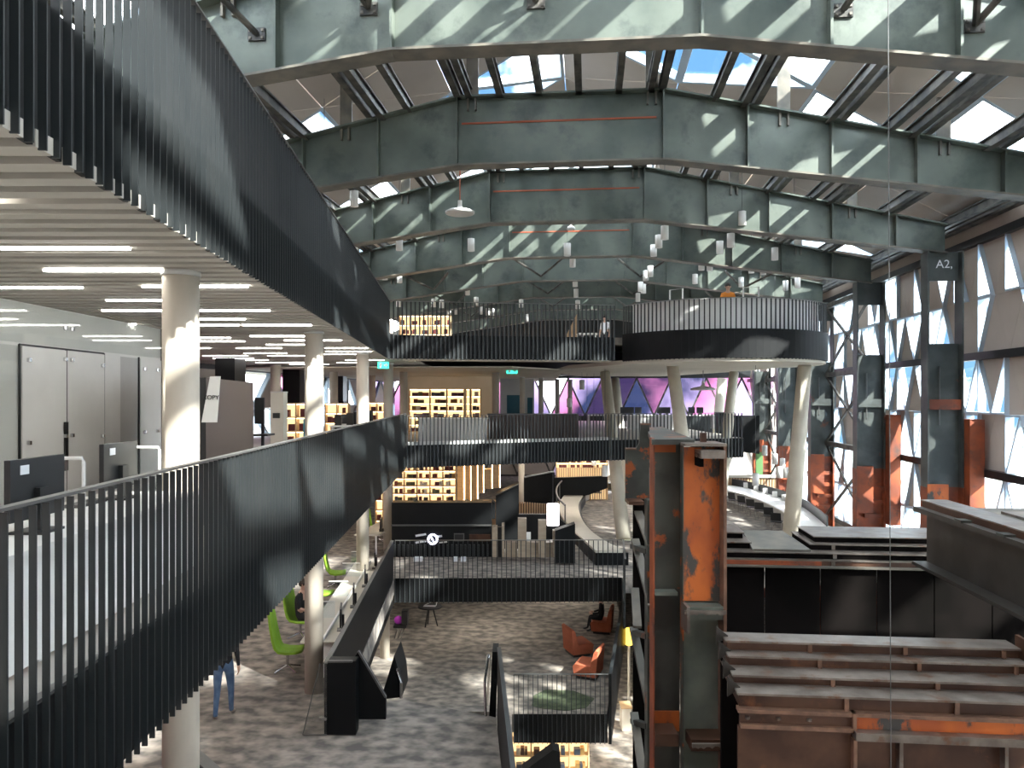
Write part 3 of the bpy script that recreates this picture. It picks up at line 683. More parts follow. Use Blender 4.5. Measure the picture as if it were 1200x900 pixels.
g = thing('loose_beam', 'dark rolled steel beam lying across both crane girders, pointing toward the right edge', 'beam', W(4.2, 8, -2.12))
x, y0, y1 = 4.30, 4.6, 10.46
wbox(g, 'web', x-.02, x+.02, y0, y1, -2.08, -1.44, BEAMST)
wbox(g, 'top_flange', x-.20, x+.20, y0, y1-.04, -1.44, -1.38, BEAMST)
wbox(g, 'flange_angle', x-.10, x+.20, y0, y1-.06, -1.38, -1.31, BROWN)
wbox(g, 'flange_cover', x-.10, x+.22, y0, y1, -1.31, -1.295, STEELTOP)
wbox(g, 'bottom_flange', x-.20, x+.20, y0, y1, -2.12, -2.08, BEAMST)
for yy in (9.1, 8.2, 7.4): wbox(g, 'splice', x-.215, x-.10, yy, yy+.16, -1.385, -1.355, DKRUST)
g = thing('deck_plate', 'pale steel plate lying flat beside the loose beam at the right edge', 'plate', W(5.9, 9.2, -1.40))
wbox(g, 'plate', 4.6, 7.4, 8.1, 10.2, -1.40, -1.36, GIRE); wbox(g, 'plate', 4.8, 7.4, 8.6, 9.7, -1.36, -1.33, STEELTOP)
for xx in (4.9, 7.2): wbox(g, 'leg', xx-.05, xx+.05, 9.4, 9.5, -2.5, -1.40, DKRUST)

# thin hanging cable in front
o = MB().tube([C(2.391, 5.0, 3.8), C(2.41, 5.0, -1.5), C(2.43, 5.0, -6.5)], .0032, 6).build('hanging_cable', RAILTOP); tag(o, 'thin bright vertical cable hanging in front of the brown girder', 'cable')

# ------------------------------------------------------------------ pendants
def pendant(u, v, h, top=None, label=None, lit=False, hh=.42, group='white cylinder pendants in the hall'):
    d = FPX*hh/h; p = Pd(u, v, d)
    hx = p.x-HC
    zt = EYE+deck(hx)+.14 if top is None else EYE+top
    g = thing('pendant_lamp', label or 'small white cylinder pendant hanging on a thin wire in the hall', 'lamp', (p.x, p.y, p.z-hh/2), group)
    r = hh*.28
    MB().lathe([(r*.86, .0), (r, .0), (r, hh), (.02, hh+.02)], (p.x, p.y, p.z-hh/2), 14).build('shade', LAMPON if lit else LAMPW, g, smooth=True)
    MB().tube([(p.x, p.y, p.z+hh/2), (p.x, p.y, zt)], .008, 5).build('wire', WIRE, g)
pend = [(869.6,256,16.5),(930.4,270.7,16),(779,272.8,16),(772,283,15),(765.9,293.6,13.5),(856.5,281.6,16),(843.5,289.9,14.5),(908,297.6,14.5),(822,310.4,12.8),
 (831.7,311,12.8),(880.5,314,12),(894.4,315.5,12.5),(762,318,12.3),(756.8,323,11.7),(807.5,330.4,10.2),(814.4,327,11.2),(858.7,333.9,10.2),(868.5,330.7,11.2),(934.7,331.5,11.7),
 (920.5,334.7,11.2),(904.8,339,9.8),(750.7,336,11.2),(754,338.4,11),(747.5,348.5,9.8),(794,351,8.5),(468,286,14.7),(552,287,14.7),(664.8,292.5,14.7),(671,306.7,12.8),
 (451,322,12),(468.3,326,11.2),(496,337,10.2),(548,341,9.8),(672.8,324.5,10),(674,330.7,10.7),(675,343.5,9.8),(677,357,10),(467,354.7,9.6),(508,355,9.6),(517.6,356,9.6),
 (558,353,9.6),(610.7,355.7,9.4),(479,365,8.3),(490,365.6,8.3),(526,367,8.6),(534.7,364,8.7),(565,364,8.7),(571.5,365.3,8.3),(577,366,8.3),(618,372.5,8.4),(380,214,20),(415,233,18)]
CL = ((0, 530, 'strung at the left over the far top storey railing'), (530, 630, 'right of the disc lamp over the far railing'), (630, 700, 'in the column of pendants at mid hall'),
      (700, 788, 'in the diagonal string left of the balcony drum'), (788, 836, 'above the left half of the balcony drum'), (836, 873, 'above the middle of the balcony drum'), (873, 1000, 'above the right half of the balcony drum'))
cln = {}
for q in sorted(pend, key=lambda t: t[1]):
    cn_ = [c for a, b, c in CL if a <= q[0] < b][0]; k = cln[cn_] = cln.get(cn_, -1)+1
    lab = NTH[k]+' highest white cylinder pendant '+cn_
    if q[0] == 380: lab = 'largest white cylinder pendant, next to the upper left balustrade'
    elif q[0] == 415: lab = 'white cylinder pendant second nearest to the upper left balustrade'
    elif q[0] == 869.6: lab = 'white cylinder pendant highest of those above the round balcony'
    elif q[0] == 930.4: lab = 'white cylinder pendant alone at the right, high before the fourth girder'
    pendant(*q, label=lab)
for k, q in enumerate(((882.5,525,10.5),(896,528,11.5),(908,538,12),(917,542.7,11),(913.6,553.5,13),(920.8,554,12.2),(885.5,562,14))):
    dd_ = FPX*.42/q[2]; pendant(*q, top=(1.2 if math.hypot(Xu(q[0], dd_)-drumC[0], dd_-drumC[1]) < 3.6 else None), label=NTH[k]+' highest white cylinder pendant below the balcony drum, by the slatted wall', group='white cylinder pendants below the drum')
for k, q in enumerate(((682,451,11),(667,472,10.5),(688,528,10.5),(696,540,10.5),(709,552,12.5))):
    pendant(*q, top=1.2, label=NTH[k]+' highest white cylinder pendant left of the rusty stanchions, before the far bridge', group='white cylinder pendants before the far bridge')
pendant(526.5, 612, 13, top=-2.5, label='single white cylinder pendant in front of the black display wall')
pendant(648, 603, 25, top=-1.7, label='glowing tall white pendant near the pale bench', lit=True, hh=.8)
def disc_lamp(label, u, v, d, r, top, m):
    p = Pd(u, v, d); g = thing('disc_lamp', label, 'lamp', p, 'wide disc lamps')
    MB().lathe([(r*.93, -.05), (r, -.03), (r, .02), (r*.75, .07), (r*.2, .12), (.05, .24)], p, 36).build('shade', GREYW, g, smooth=True)
    MB().tube([p+Vector((0,0,.22)), Vector((p.x, p.y, EYE+top))], .018, 8).build('stem', m, g)
    MB().lathe([(.06, .2), (.06, .34)], p, 12).build('canopy', GREYW, g)
disc_lamp('wide pale disc lamp on a red stem under the third girder', 539, 249, 22.5, .42, 7.9, REDL)
disc_lamp('wide grey disc lamp under the drum soffit', 824, 456, 33, .52, 1.14, WIRE)
disc_lamp('small pale disc lamp hanging below the middle of the third girder', 669, 268, 29, .16, 7.5, WIRE)

# ------------------------------------------------------------------ photographer's storey: partition, desks, monitors, booth
g = thing('glass_partition', 'long white wall faced with glossy glass panels and two doors, left edge', 'partition', C(-6.45, 11, L2))
MB().prism([C(-6.47, 4.5, L2), C(-6.47, 14.5, L2), C(-6.60, 14.5, L2), C(-6.60, 4.5, L2)], (0,0,SOF-L2)).build('wall_board', WHITE, g)
def xq(name, d0, d1, z0, z1, m, x=-6.45, th=.02): 
    q = [C(x, d0, z0), C(x, d1, z0), C(x-th, d1, z0), C(x-th, d0, z0)]
    return MB().hexa(q+[p+Vector((0,0,z1-z0)) for p in q]).build(name, m, g)
for a, b in ((4.5, 7.9), (7.92, 11.33), (11.35, 14.45)): xq('glass_panel', a, b, .72, SOF-.02, GLASSR, -6.43)
dl = []
for a, b, nm in ((10.32,11.34,'door_leaf'), (11.37,12.4,'door_leaf'), (12.42,12.9,'wall_strip'), (12.92,13.55,'recess_panel'), (13.6,14.4,'door_leaf'), (4.5,10.25,'glass_panel')):
    dl.append(xq(nm, a, b, L2+.02, .68, GREYW if nm in ('recess_panel',) else (GLASSR if nm == 'glass_panel' else WHITE), -6.435 if nm != 'recess_panel' else -6.46, .02))
for dd in (10.28, 11.355, 12.41, 13.57, 14.44): xq('joint', dd-.015, dd+.015, L2, .70, BLACKP, -6.44)
xq('joint', 10.28, 12.4, .685, .71, BLACKP, -6.44)
xq('end_jamb', 14.46, 14.53, L2, SOF, BLACKP, -6.41, .2)
xq('pull_handle', 11.26, 11.33, -1.05, -.35, BLACKP, -6.40, .03)
for dd in (11.27, 11.44): 
    for z in (1.0, .55, -.55): MB().lathe([(0,-.03),(.03,-.025),(.03,.025),(0,.03)], C(-6.405, dd, z), 10).build('standoff', CHROME, g)
for dd in (10.42, 12.3, 13.7, 14.2):
    for z in (.5, -.6): MB().lathe([(0,-.03),(.03,-.025),(.03,.025),(0,.03)], C(-6.405, dd, z), 10).build('standoff', CHROME, g)
# desk row behind the lower balustrade
g = thing('desk', 'white bench desk close behind the lower left balustrade, holding two monitors', 'desk', C(-3.2, 6, L2))
def lx(d, dx): return -2.57-.0506*(d-5.25)-dx
def lpoly(name, d0, d1, x0, x1, z0, z1, m):
    q = [C(lx(d0, x0), d0, z0), C(lx(d1, x0), d1, z0), C(lx(d1, x1), d1, z0), C(lx(d0, x1), d0, z0)]
    return MB().hexa(q+[p+Vector((0,0,z1-z0)) for p in q]).build(name, m, g)
lpoly('desk_top', 3.2, 7.55, .32, 1.2, L2+.72, L2+.75, WHITE)
for a, b in ((3.2, 4.9), (4.92, 6.6), (6.62, 7.55)): lpoly('modesty_panel', a, b, .36, .39, L2+.04, L2+.72, WHITE)
for a in (3.2, 4.9, 6.6, 7.5): lpoly('desk_leg', a, a+.05, .4, 1.15, L2, L2+.72, WHITE)
def monitor(label, u0, u1, vt, d, grp='desktop monitors on the white bench desk', back=True, w=.62, h=.40, rz=0.0, floor=L2):
    pc = C(Xu((u0+u1)/2, d), d, floor+.75)
    g = thing('monitor', label, 'monitor', pc, grp, rz)
    hs = MB().box(-w/2, w/2, -.02, .02, .10, .10+h).build('housing', MON, g, world=False)
    MB().box(-w/2+.02, w/2-.02, .02, .024, .12, .08+h).build('screen', BLACKP, hs, world=False)
    MB().box(-.05, .05, -.06, -.02, .02, .30).build('neck', MON, g, world=False)
    MB().box(-.13, .13, -.12, .10, .0, .018).build('foot', MON, g, world=False)
    MB().box(-w/2+.10, -w/2+.19, -.024, -.02, h+.0, h+.06).build('sticker', PAPER, hs, world=False)
    return g
monitor('black monitor seen from behind, nearest the left edge, white sticker on its corner', 12, 72, 545, 5.27, rz=YAW+1.57, w=.60)
monitor('black monitor seen from behind, beside the nearest round column, white sticker', 116, 163, 526, 7.0, rz=YAW+1.57, w=.60)
for i, (u, d) in enumerate(((30, 4.85), (128, 6.6))):
    g = thing('keyboard', ['black keyboard under the monitor at the left edge', 'black keyboard under the monitor by the round column'][i], 'keyboard', C(lx(d, .95), d, L2+.75), None, YAW+1.57)
    MB().box(-.22, .22, -.07, .07, 0, .02).build('body', BLACKP, g, world=False); MB().box(-.21, .21, -.06, .06, .02, .026).build('keys', MON, g, world=False)
for i, (u0, u1, v, d) in enumerate(((45, 98, 537, 5.9), (127, 187, 524, 7.3))):
    a, b = C(Xu(u0, d), d, L2+.752), C(Xu(u1, d), d, L2+.752); z = zv(v, d)-(L2+.752)
    g = thing('desk_divider', ['white rounded desk divider behind the left monitor', 'white rounded desk divider behind the monitor by the column'][i], 'divider', (a+b)/2, 'desk dividers')
    MB().tube([a, a+Vector((0,0,z-.03)), a*.97+b*.03+Vector((0,0,z)), b*.97+a*.03+Vector((0,0,z)), b+Vector((0,0,z-.03)), b], .014, 8).build('frame', WHITE, g)
    MB().prism([a, b, b+Vector((0,0,z-.02)), a+Vector((0,0,z-.02))], (0,.008,0)).build('screen', GLASSR, g)
g = thing('copy_booth', 'tall brown copy booth with a white corner sign reading COPY', 'booth', C(-4.2, 12, L2))
A0, A1 = C(Xu(241, 10.2), 10.2), C(Xu(297, 13.6), 13.6)
A2 = A1+(C(-1.6, 0)-C(0, 0)); A3 = A0+(C(-.35, 0)-C(0, 0))
MB().prism([Vector((p.x, p.y, EYE+L2)) for p in (A0, A1, A2, A3)], (0,0,1.91)).build('body', COPYB, g)
MB().prism([Vector((p.x, p.y, EYE+L2)) for p in (C(Xu(231, 10.15), 10.15), C(Xu(241.3, 10.15), 10.15), C(Xu(241.3, 10.19), 10.19), C(Xu(231, 10.19), 10.19))], (0,0,1.91)).build('end_panel', BLACKP, g)
MB().prism([Pd(u, v, 10.1) for u, v in ((236,495),(254,495),(258,441),(246,441))], C(0,.02)-C(0,0)).build('sign', WHITE, g)
def text(s, size, parent, name, m, loc, rot, th=.004):
    cu = bpy.data.curves.new(name, 'FONT'); cu.body = s; cu.size = size; cu.extrude = th; cu.align_x = 'CENTER'; cu.align_y = 'CENTER'
    tmp = bpy.data.objects.new('tmp', cu); COL.objects.link(tmp)
    me = bpy.data.meshes.new_from_object(tmp.evaluated_get(bpy.context.evaluated_depsgraph_get())); bpy.data.objects.remove(tmp); bpy.data.curves.remove(cu)
    me.materials.clear(); me.materials.append(m); me.name = name
    o = bpy.data.objects.new(name, me); COL.objects.link(o)
    o.parent = parent; o.location = Vector(loc)-parent.location; o.rotation_euler = rot; return o
text('COPY', .08, g, 'lettering', BLACKP, Pd(247, 466, 10.09), (math.pi/2, 0, YAW))
def box_thing(name, label, cat, parts, group=None):   # parts: (part name, X0, X1, d0, d1, z0, z1, mat)
    x0 = parts[0]; g = thing(name, label, cat, C((x0[1]+x0[2])/2, x0[3], x0[5]), group)
    for p in parts: cbox(g, *p)
    return g
d = 19
box_thing('kiosk', 'narrow beige information kiosk right of the brown copy booth', 'kiosk', [('body', Xu(317, d), Xu(332, d), d, d+.35, L2, .12, CREAM), ('tablet', Xu(320, d), Xu(328, d), d-.03, d, zv(490, d), zv(484, d), MON), ('cap', Xu(317, d)-.01, Xu(332, d)+.01, d-.01, d+.36, .12, .15, GREYW)])
d = 32
box_thing('service_shaft', 'black upright block behind the beige kiosk', 'cabinet', [('body', Xu(331, d), Xu(351, d), d, d+1, -.2, SOF-.05, DARKER), ('base', Xu(333, d), Xu(349, d), d+.1, d+.9, L2, -.2, BLACKP)])
box_thing('service_shaft', 'black upright block seen over the copy booth, by the pink window', 'cabinet', [('body', Xu(252, 24), Xu(275, 24), 24, 25, -.1, SOF-.05, DARKER), ('base', Xu(254, 24), Xu(273, 24), 24.1, 24.9, L2, -.1, BLACKP)])
box_thing('service_shaft', 'narrow dark upright block left of the second column of the far row', 'cabinet', [('body', Xu(396, 42), Xu(402, 42), 42, 43, -.2, SOF-.05, BLACKP), ('base', Xu(396, 42), Xu(402, 42), 42.1, 42.9, L2, -.2, DARKER)])
g = box_thing('armchair', 'teal armchair in front of the glowing bookcase left', 'chair', [('seat', Xu(349, 18.5), Xu(361, 18.5), 18.2, 18.8, L2+.1, L2+.45, TEAL), ('backrest', Xu(352, 18.5), Xu(361, 18.5), 18.75, 18.95, L2+.1, L2+1.15, mat('teal_fabric', (.05,.24,.29), .8)), ('leg', Xu(352, 18.5), Xu(354, 18.5), 18.4, 18.5, L2, L2+.1, BLACKP)])
for i, (u, d, v) in enumerate(((396, 25.5, 493), (410, 25.8, 491), (418, 26.2, 490), (426, 26.6, 489), (404, 27, 492), (433, 27, 488))):
    box_thing('monitor', ['first','second','third','fourth','fifth','last'][i]+' of the small dark monitors seen above the far part of the lower balustrade', 'monitor',
              [('housing', Xu(u-4, d), Xu(u+4, d), d, d+.04, zv(v+8, d)-.1, zv(v-7, d), MON), ('neck', Xu(u-1, d), Xu(u+1, d), d+.04, d+.08, L2+.75, zv(v, d), MON)], 'far monitors on the storey desks')
box_thing('desk', 'pale desk row under the small far monitors', 'desk', [('desk_top', Xu(384, 25), Xu(440, 25), 25.2, 27.4, L2+.70, L2+.75, WHITE), ('leg', Xu(386, 25), Xu(388, 25), 25.3, 27.3, L2, L2+.7, WHITE), ('leg', Xu(436, 25), Xu(438, 25), 25.3, 27.3, L2, L2+.7, WHITE)])
box_thing('equipment_stand', 'dark wheeled equipment stand beside the copy booth', 'stand', [('pole', Xu(306, 16.5), Xu(309, 16.5), 16.5, 16.56, L2, -.1, BLACKP), ('screen', Xu(300, 16.5), Xu(311, 16.5), 16.4, 16.46, -.55, -.0, MON), ('shelf', Xu(300, 16.5), Xu(317, 16.5), 16.3, 16.8, -.80, -.76, BLACKP), ('shelf', Xu(298, 16.5), Xu(314, 16.5), 16.3, 16.8, -1.2, -1.15, BLACKP)])

for c in [o for o in bpy.data.objects if o.name.startswith('steel_column') and abs(o.location.y-24) < .1]:
    text('A2,', .34, c, 'chalk_mark', PAPER, (10.3, 23.975, EYE+3.88), (math.pi/2, 0, 0), .002)
# ------------------------------------------------------------------ glowing bookcases and their books
rb = random.Random(3)
BK = [[MB().box(0, w, 0, .2, 0, h).mesh('book', m) for (w, h) in ((.05,.24),(.08,.27),(.12,.22))] for m in BOOKM]
nbook = [0]
def bookcase(name, label, X0, X1, d, z0, z1, rows, bays, books=None, fill=.65, big=1.0, group=None, slatbase=0, glow=GLOW, count=7):
    g = thing(name, label, 'bookcase', C((X0+X1)/2, d, z0), 'glowing timber bookcases')
    cbox(g, 'back_panel', X0, X1, d+.30, d+.33, z0, z1, glow)
    bw = (X1-X0)/bays
    for i in range(bays+1): cbox(g, 'upright', X0+bw*i-.02, X0+bw*i+.02, d, d+.30, z0, z1, WOOD)
    zz = z0+slatbase; rh = (z1-zz)/rows
    for i in range(rows+1): cbox(g, 'shelf_board', X0, X1, d-.005, d+.30, zz+rh*i-.018, zz+rh*i+.018, WOOD)
    for i in range(rows): cbox(g, 'shelf_light', X0+.03, X1-.03, d+.04, d+.07, zz+rh*(i+1)-.032, zz+rh*(i+1)-.019, GLOWL)
    if slatbase:
        n = int((X1-X0)/.12)
        for k in range(n): cbox(g, 'slat', X0+(X1-X0)*k/n, X0+(X1-X0)*(k+.6)/n, d-.03, d, z0, zz, SLATW)
    stuffb = MB() if books is None else None
    for r in range(rows):
        for b in range(bays):
            x = X0+bw*b+.05+rb.random()*bw*.2; n = 0
            while x < X0+bw*(b+1)-.14 and n < count:
                if rb.random() < fill:
                    m = rb.randrange(8); s = rb.randrange(3)
                    if books is not None and nbook[0] < 300:
                        o = bpy.data.objects.new('book', BK[m][s]); COL.objects.link(o); o.location = C(x, d+.04, zz+rh*r+.019); o.rotation_euler = (0,0,YAW)
                        o.scale = (big, 1, min(.8, (rh-.08)/.36)); tag(o, f"{BOOKM[m].name[5:]} book, {NTH[r]} shelf up"+(f', {NTH[b]} bay' if bays > 1 else '')+', '+books, 'book', group); nbook[0] += 1
                    else:
                        h = min((.24,.27,.22)[s]*.8, (rh-.07)*.75); wd = (.05,.08,.12)[s]*big
                        if stuffb is None: stuffb = MB()
                        q = [C(x, d+.04, zz+rh*r+.019), C(x+wd, d+.04, zz+rh*r+.019), C(x+wd, d+.22, zz+rh*r+.019), C(x, d+.22, zz+rh*r+.019)]
                        stuffb.hexa(q+[p+Vector((0,0,h)) for p in q])
                    x += (.05,.08,.12)[s]*big+.012; n += 1
                else: x += bw*.13; n += 1
    if stuffb is not None and stuffb.v:
        o = stuffb.build('books', BOOKM[0]); o['kind'] = 'stuff'; tag(o, 'rows of small books in the '+label[:60], 'books')
    return g
GLOWL = mat('shelf_led', (1, .8, .5), .5, emit=(1, .72, .38), es=2.6)
bookcase('bookcase', 'tall glowing bookcase under the far bridge, rows of red brown books', Xu(458, 30), Xu(534, 30), 30, zv(608, 30), -2.5, 6, 5, 'tall glowing bookcase under the far bridge', .7, 1.3, 'books under the far bridge', slatbase=.36, count=6)
for i, (a, b) in enumerate(((479.5,503.4),(504,523.2),(523.8,543.7),(546,550.7),(552,563))):
    bookcase('bookcase', ['left','second','third','narrow fourth','right end'][i]+' bay of the glowing bookcases above the far bridge', Xu(a, 38), Xu(b, 38), 38, L2, zv(456, 38), 6, 1,
             ['leftmost','second','third','narrow','rightmost'][i]+' glowing bookcase above the far bridge', .62, 2.4, 'books above the far bridge', count=5)
bookcase('bookcase', 'glowing bookcase at the bottom edge below the lounge balcony', Xu(600, 24), Xu(690, 24), 24, LB, -9.1, 6, 4, 'lowest glowing bookcase at the bottom edge', .7, 1.5, 'books in the lowest bookcase', count=6)
bookcase('bookcase', 'glowing bookcase left, between the beige kiosk and the second column', Xu(332, 21), Xu(361, 21), 21, L2, zv(473, 21), 4, 2, None, .5, 1.6)
bookcase('bookcase', 'glowing bookcase between the second and third columns', Xu(381, 29), Xu(408, 29), 29, L2, zv(473, 29), 4, 2, None, .6, 2)
bookcase('bookcase', 'small glowing bookcase between the third and fourth columns', Xu(432, 33), Xu(450, 33), 33, L2, zv(472, 33), 4, 2, None, .6, 2)
bookcase('bookcase', 'glowing bookcase on the top storey seen through the far pickets', Xu(468, 36), Xu(528, 36), 36, L3, zv(370, 36), 4, 5, None, .45, 2, glow=GLOW)
bookcase('bookcase', 'low glowing bookcase at the right, above the oak slatted front', Xu(652, 43), Xu(712, 43), 43, L1, zv(537, 43), 2, 4, None, .6, 2, slatbase=1.75)
bookcase('bookcase', 'glowing bookcase at the left under the lower balustrade corner', Xu(440, 33), Xu(457, 33), 33, L1, -2.6, 7, 2, None, .6, 2)
g = thing('bookcase', 'row of tall pale timber bookcase ends right of the tall glowing bookcase', 'bookcase', C(Xu(560, 31), 31, -4.2))
for a, b, vt, vb in ((536,543,543,587),(545,551,543,588),(552,559,543,588),(560,566,543,578),(567,576,550,573),(577,585,543,572)):
    cbox(g, 'end_panel', Xu(a, 31), Xu(b, 31), 31, 31.5, zv(vb, 31), min(zv(vt, 31), -2.45), WOOD)
    cbox(g, 'edge_light', Xu(b, 31)+.01, Xu(b, 31)+.04, 31.2, 31.3, zv(vb, 31), -2.5, GLOWL)
cbox(g, 'plinth', Xu(536, 31), Xu(585, 31), 31.02, 31.6, L1, zv(588, 31), SLATW)

# ------------------------------------------------------------------ storey of the carpeted bridge: display wall, terraces, benches
d = 27.6
g = thing('display_wall', 'black display wall behind the carpeted bridge, glowing ring sign on it', 'wall', C(Xu(520, d), d, L1))
cbox(g, 'wall', Xu(459, d), Xu(576, d), d, d+.6, L1, zv(589, d), DARKER)
cbox(g, 'ledge', Xu(459, d), Xu(576, d), d-.12, d, zv(616, d), zv(614.5, d), RAILTOP)
for k in range(22): cbox(g, 'rib', Xu(461+5.2*k, d), Xu(463.2+5.2*k, d), d-.04, d, L1, zv(638, d), DARK)
cbox(g, 'picture_frame', Xu(532, d), Xu(544, d), d-.04, d, zv(634, d), zv(625, d), RAILTOP); cbox(g, 'picture', Xu(533, d), Xu(543, d), d-.05, d-.04, zv(633, d), zv(626, d), BLACKP)
cbox(g, 'rust_panel', Xu(550, d), Xu(575, d), d-.03, d, zv(634, d), zv(626, d), BROWN)
SIGN = mat('sign_light', (.9, .9, 1), .5, emit=(.75, .78, 1), es=1.0)
cp = Pd(507, 632, d-.06); ring = [cp+(C(math.cos(a)*.155, 0)-C(0,0))+Vector((0,0,math.sin(a)*.165)) for a in [i*2*math.pi/20 for i in range(21)]]
MB().tube(ring, .035, 6).build('ring_sign', SIGN, g)
MB().bar(Pd(505, 629, d-.06), Pd(509, 636, d-.06), .03, .05).build('ring_stroke', SIGN, g)
for a, b in (((487,628),(499,626)), ((487,636),(499,634)), ((512,629),(518,628))): MB().bar(Pd(*a, d-.04), Pd(*b, d-.04), .02, .07).build('sign_stroke', PAPER, g)
MB().bar(Pd(514, 636, d-.04), Pd(524, 635, d-.04), .02, .05).build('sign_stroke', GREYW, g)
for i, (u, v, w) in enumerate(((490, 652, 5), (534, 650, 3), (543, 651, 3))):
    o = cbox(None, 'leaflet_box', Xu(u-w, 26.9), Xu(u+w, 26.9), 26.8, 27.0, L1, L1+.14, PAPER); tag(o, ['flat white box on the carpet left before the display wall', 'small white box on the carpet, middle of the display wall', 'small pale blue box right of the other one by the display wall'][i], 'box')
def panel_thing(name, label, cat, pts, m, th=.12, group=None, cap=None):
    q = Pd(*pts[0]); g = thing(name, label, cat, q, group)
    P = [Pd(*p) for p in pts]; MB().prism(P, C(0, th)-C(0, 0)).build('panel', m, g)
    if cap: MB().bar(Pd(*cap[0]), Pd(*cap[1]), .14, .03).build('capping', RAILTOP, g)
    return g
panel_thing('parapet', 'black parapet with sloping top right of the timber bookcase ends', 'parapet', [(581,643,29),(608,643,29),(608,568,29),(581,581,29)], DARKER, 1.2, None, ((581,580,28.95),(608,567,28.95)))
panel_thing('parapet', 'black stair parapet rising right, under the far bridge', 'parapet', [(614,592,35),(650,590,35),(650,553,35),(614,560,35)], DARKER, .15, None, ((614,559,34.9),(650,552,34.9)))
panel_thing('parapet', 'black low wall below the oak slats near the glowing pendant', 'parapet', [(584,632,31),(673,640,31),(673,622,31),(650,603,31),(608,603,31),(584,608,31)], DARKER, .3)
panel_thing('parapet', 'black low wall behind the far pale desk', 'parapet', [(650,588,41),(690,580,41),(712,572,41),(712,558,41),(650,560,41)], DARKER, .3)
panel_thing('cabinet', 'black low cabinets with arched tops before the timber bookcase ends', 'cabinet', [(539,608,28.4),(580,608,28.4),(580,590,28.4),(576,587,28.4),(570,590,28.4),(560,587,28.4),(552,590,28.4),(546,587,28.4),(539,590,28.4)], DARKER, .6)
panel_thing('parapet', 'black triangular stair side left of the tall glowing bookcase', 'parapet', [(466,612,28.2),(489,608,28.2),(489,583,28.2)], DARKER, .2, None, ((466,611,28.1),(489,582,28.1)))
g = thing('slat_screen', 'oak slatted screen below the far bridge, left of the glowing pendant', 'screen', Pd(608, 606, 33))
for k in range(15): wall_px(g, 'slat', 608.5+2.9*k, 610.2+2.9*k, 588+.25*k, 604, 33, SLATW, .05)
wall_px(g, 'backing', 608, 652, 590, 605, 33.06, BROWN, .04)
g = thing('timber_kiosk', 'timber clad reception kiosk with upright posts at the right of the display wall', 'kiosk', Pd(610, 652, 26.8))
for (a, b, v) in ((577,583,617),(588,591,614),(607,617,608),(631,640,610),(648,652,622)): wall_px(g, 'post', a, b, v, 653, 26.6, mat('pale_oak', (.36,.29,.21), .55, 0, (.32,.25,.18), 3, stretch=(1,1,5)), .35)
for a, b in ((592,606),(617,631),(640,650)): wall_px(g, 'counter', a, b, 636, 653, 26.8, MATS['pale_oak'], .5)
wall_px(g, 'dark_niche', 583, 588, 618, 653, 26.8, BLACKP, .3)
wall_px(g, 'tablet', 617, 622, 624, 634, 26.5, WHITE, .08)
panel_thing('wall_end', 'black angled wall end below the glowing pendant', 'wall', [(651,660,26.2),(674,660,26.2),(674,614,26.2),(651,622,26.2)], DARKER, .5)
def curve_slab(parent, name, inner, outer, z, th, m):
    mb = MB()
    for i in range(len(inner)-1):
        q = [C(*inner[i], z-th), C(*outer[i], z-th), C(*outer[i+1], z-th), C(*inner[i+1], z-th)]
        mb.hexa(q+[p+Vector((0,0,th)) for p in q])
    return mb.build(name, m, parent)
def bez(pts, n=8):
    out = []
    P = [pts[0]]+pts+[pts[-1]]
    for i in range(1, len(P)-2):
        for k in range(n):
            t = k/n; out.append(tuple(.5*((2*P[i][j])+(-P[i-1][j]+P[i+1][j])*t+(2*P[i-1][j]-5*P[i][j]+4*P[i+1][j]-P[i+2][j])*t*t+(-P[i-1][j]+3*P[i][j]-3*P[i+1][j]+P[i+2][j])*t**3) for j in (0,1)))
    out.append(pts[-1]); return out
def pxz(u, v, z): 
    dd = z*FPX/(HV-v); return (Xu(u, dd), dd)
BZ = L1+.5
inner = bez([pxz(*p, BZ) for p in ((684,579),(678,590),(681,606),(692,621),(710,634),(733,645))]); outer = bez([pxz(*p, BZ) for p in ((663,578),(656,588),(656,600),(664,612),(682,630),(698,645))])
g = thing('curved_bench', 'long cream curved bench sweeping past the glowing pendant', 'bench', C(2.5, 33, L1))
curve_slab(g, 'bench_top', inner, outer, BZ, .08, CREAM); curve_slab(g, 'bench_base', [(x+.1, y) for x, y in inner], outer, BZ-.08, .42, DARKER)
MB().tube([C(x, y, BZ+.75) for x, y in [(p[0]-.12, p[1]) for p in outer[:26]]], .04, 6).build('handrail', RAILTOP, g)
for i in range(0, 26, 5): MB().tube([C(outer[i][0]-.12, outer[i][1], BZ-.2), C(outer[i][0]-.12, outer[i][1], BZ+.75)], .025, 6).build('rail_post', RAILTOP, g)
DZ = L1+.75
def chair_proto(label, group):
    g = thing('stacking_chair', label, 'chair', (0,0,0), group)
    MB().box(-.22, .22, -.22, .22, .43, .47).build('seat', BLACKP, g, world=False)
    MB().prism([(-.21,.20,.50),(.21,.20,.50),(.20,.27,.84),(-.20,.27,.84)], (0,.03,0)).build('backrest', BLACKP, g, world=False)
    for sx in (-.2, .2):
        for sy in (-.2, .2): MB().tube([(sx, sy, 0), (sx*.95, sy*.95, .44)], .014, 6).build('leg', CHROME, g, world=False)
    return g
cpx = None
def put_chairs(spots, label, group):
    global cpx
    for k, (X, dd, rz) in enumerate(spots):
        lb = NTH[k]+' '+label
        if cpx is None: cpx = chair_proto(lb, group); cpx.location = C(X, dd, L1); cpx.rotation_euler = (0,0,rz)
        else: dup(cpx, C(X, dd, L1), rz, lb, group)
inner = bez([pxz(*p, DZ) for p in ((686,572),(700,566),(728,562))]); outer = bez([pxz(*p, DZ) for p in ((686,566),(702,559),(728,556))])
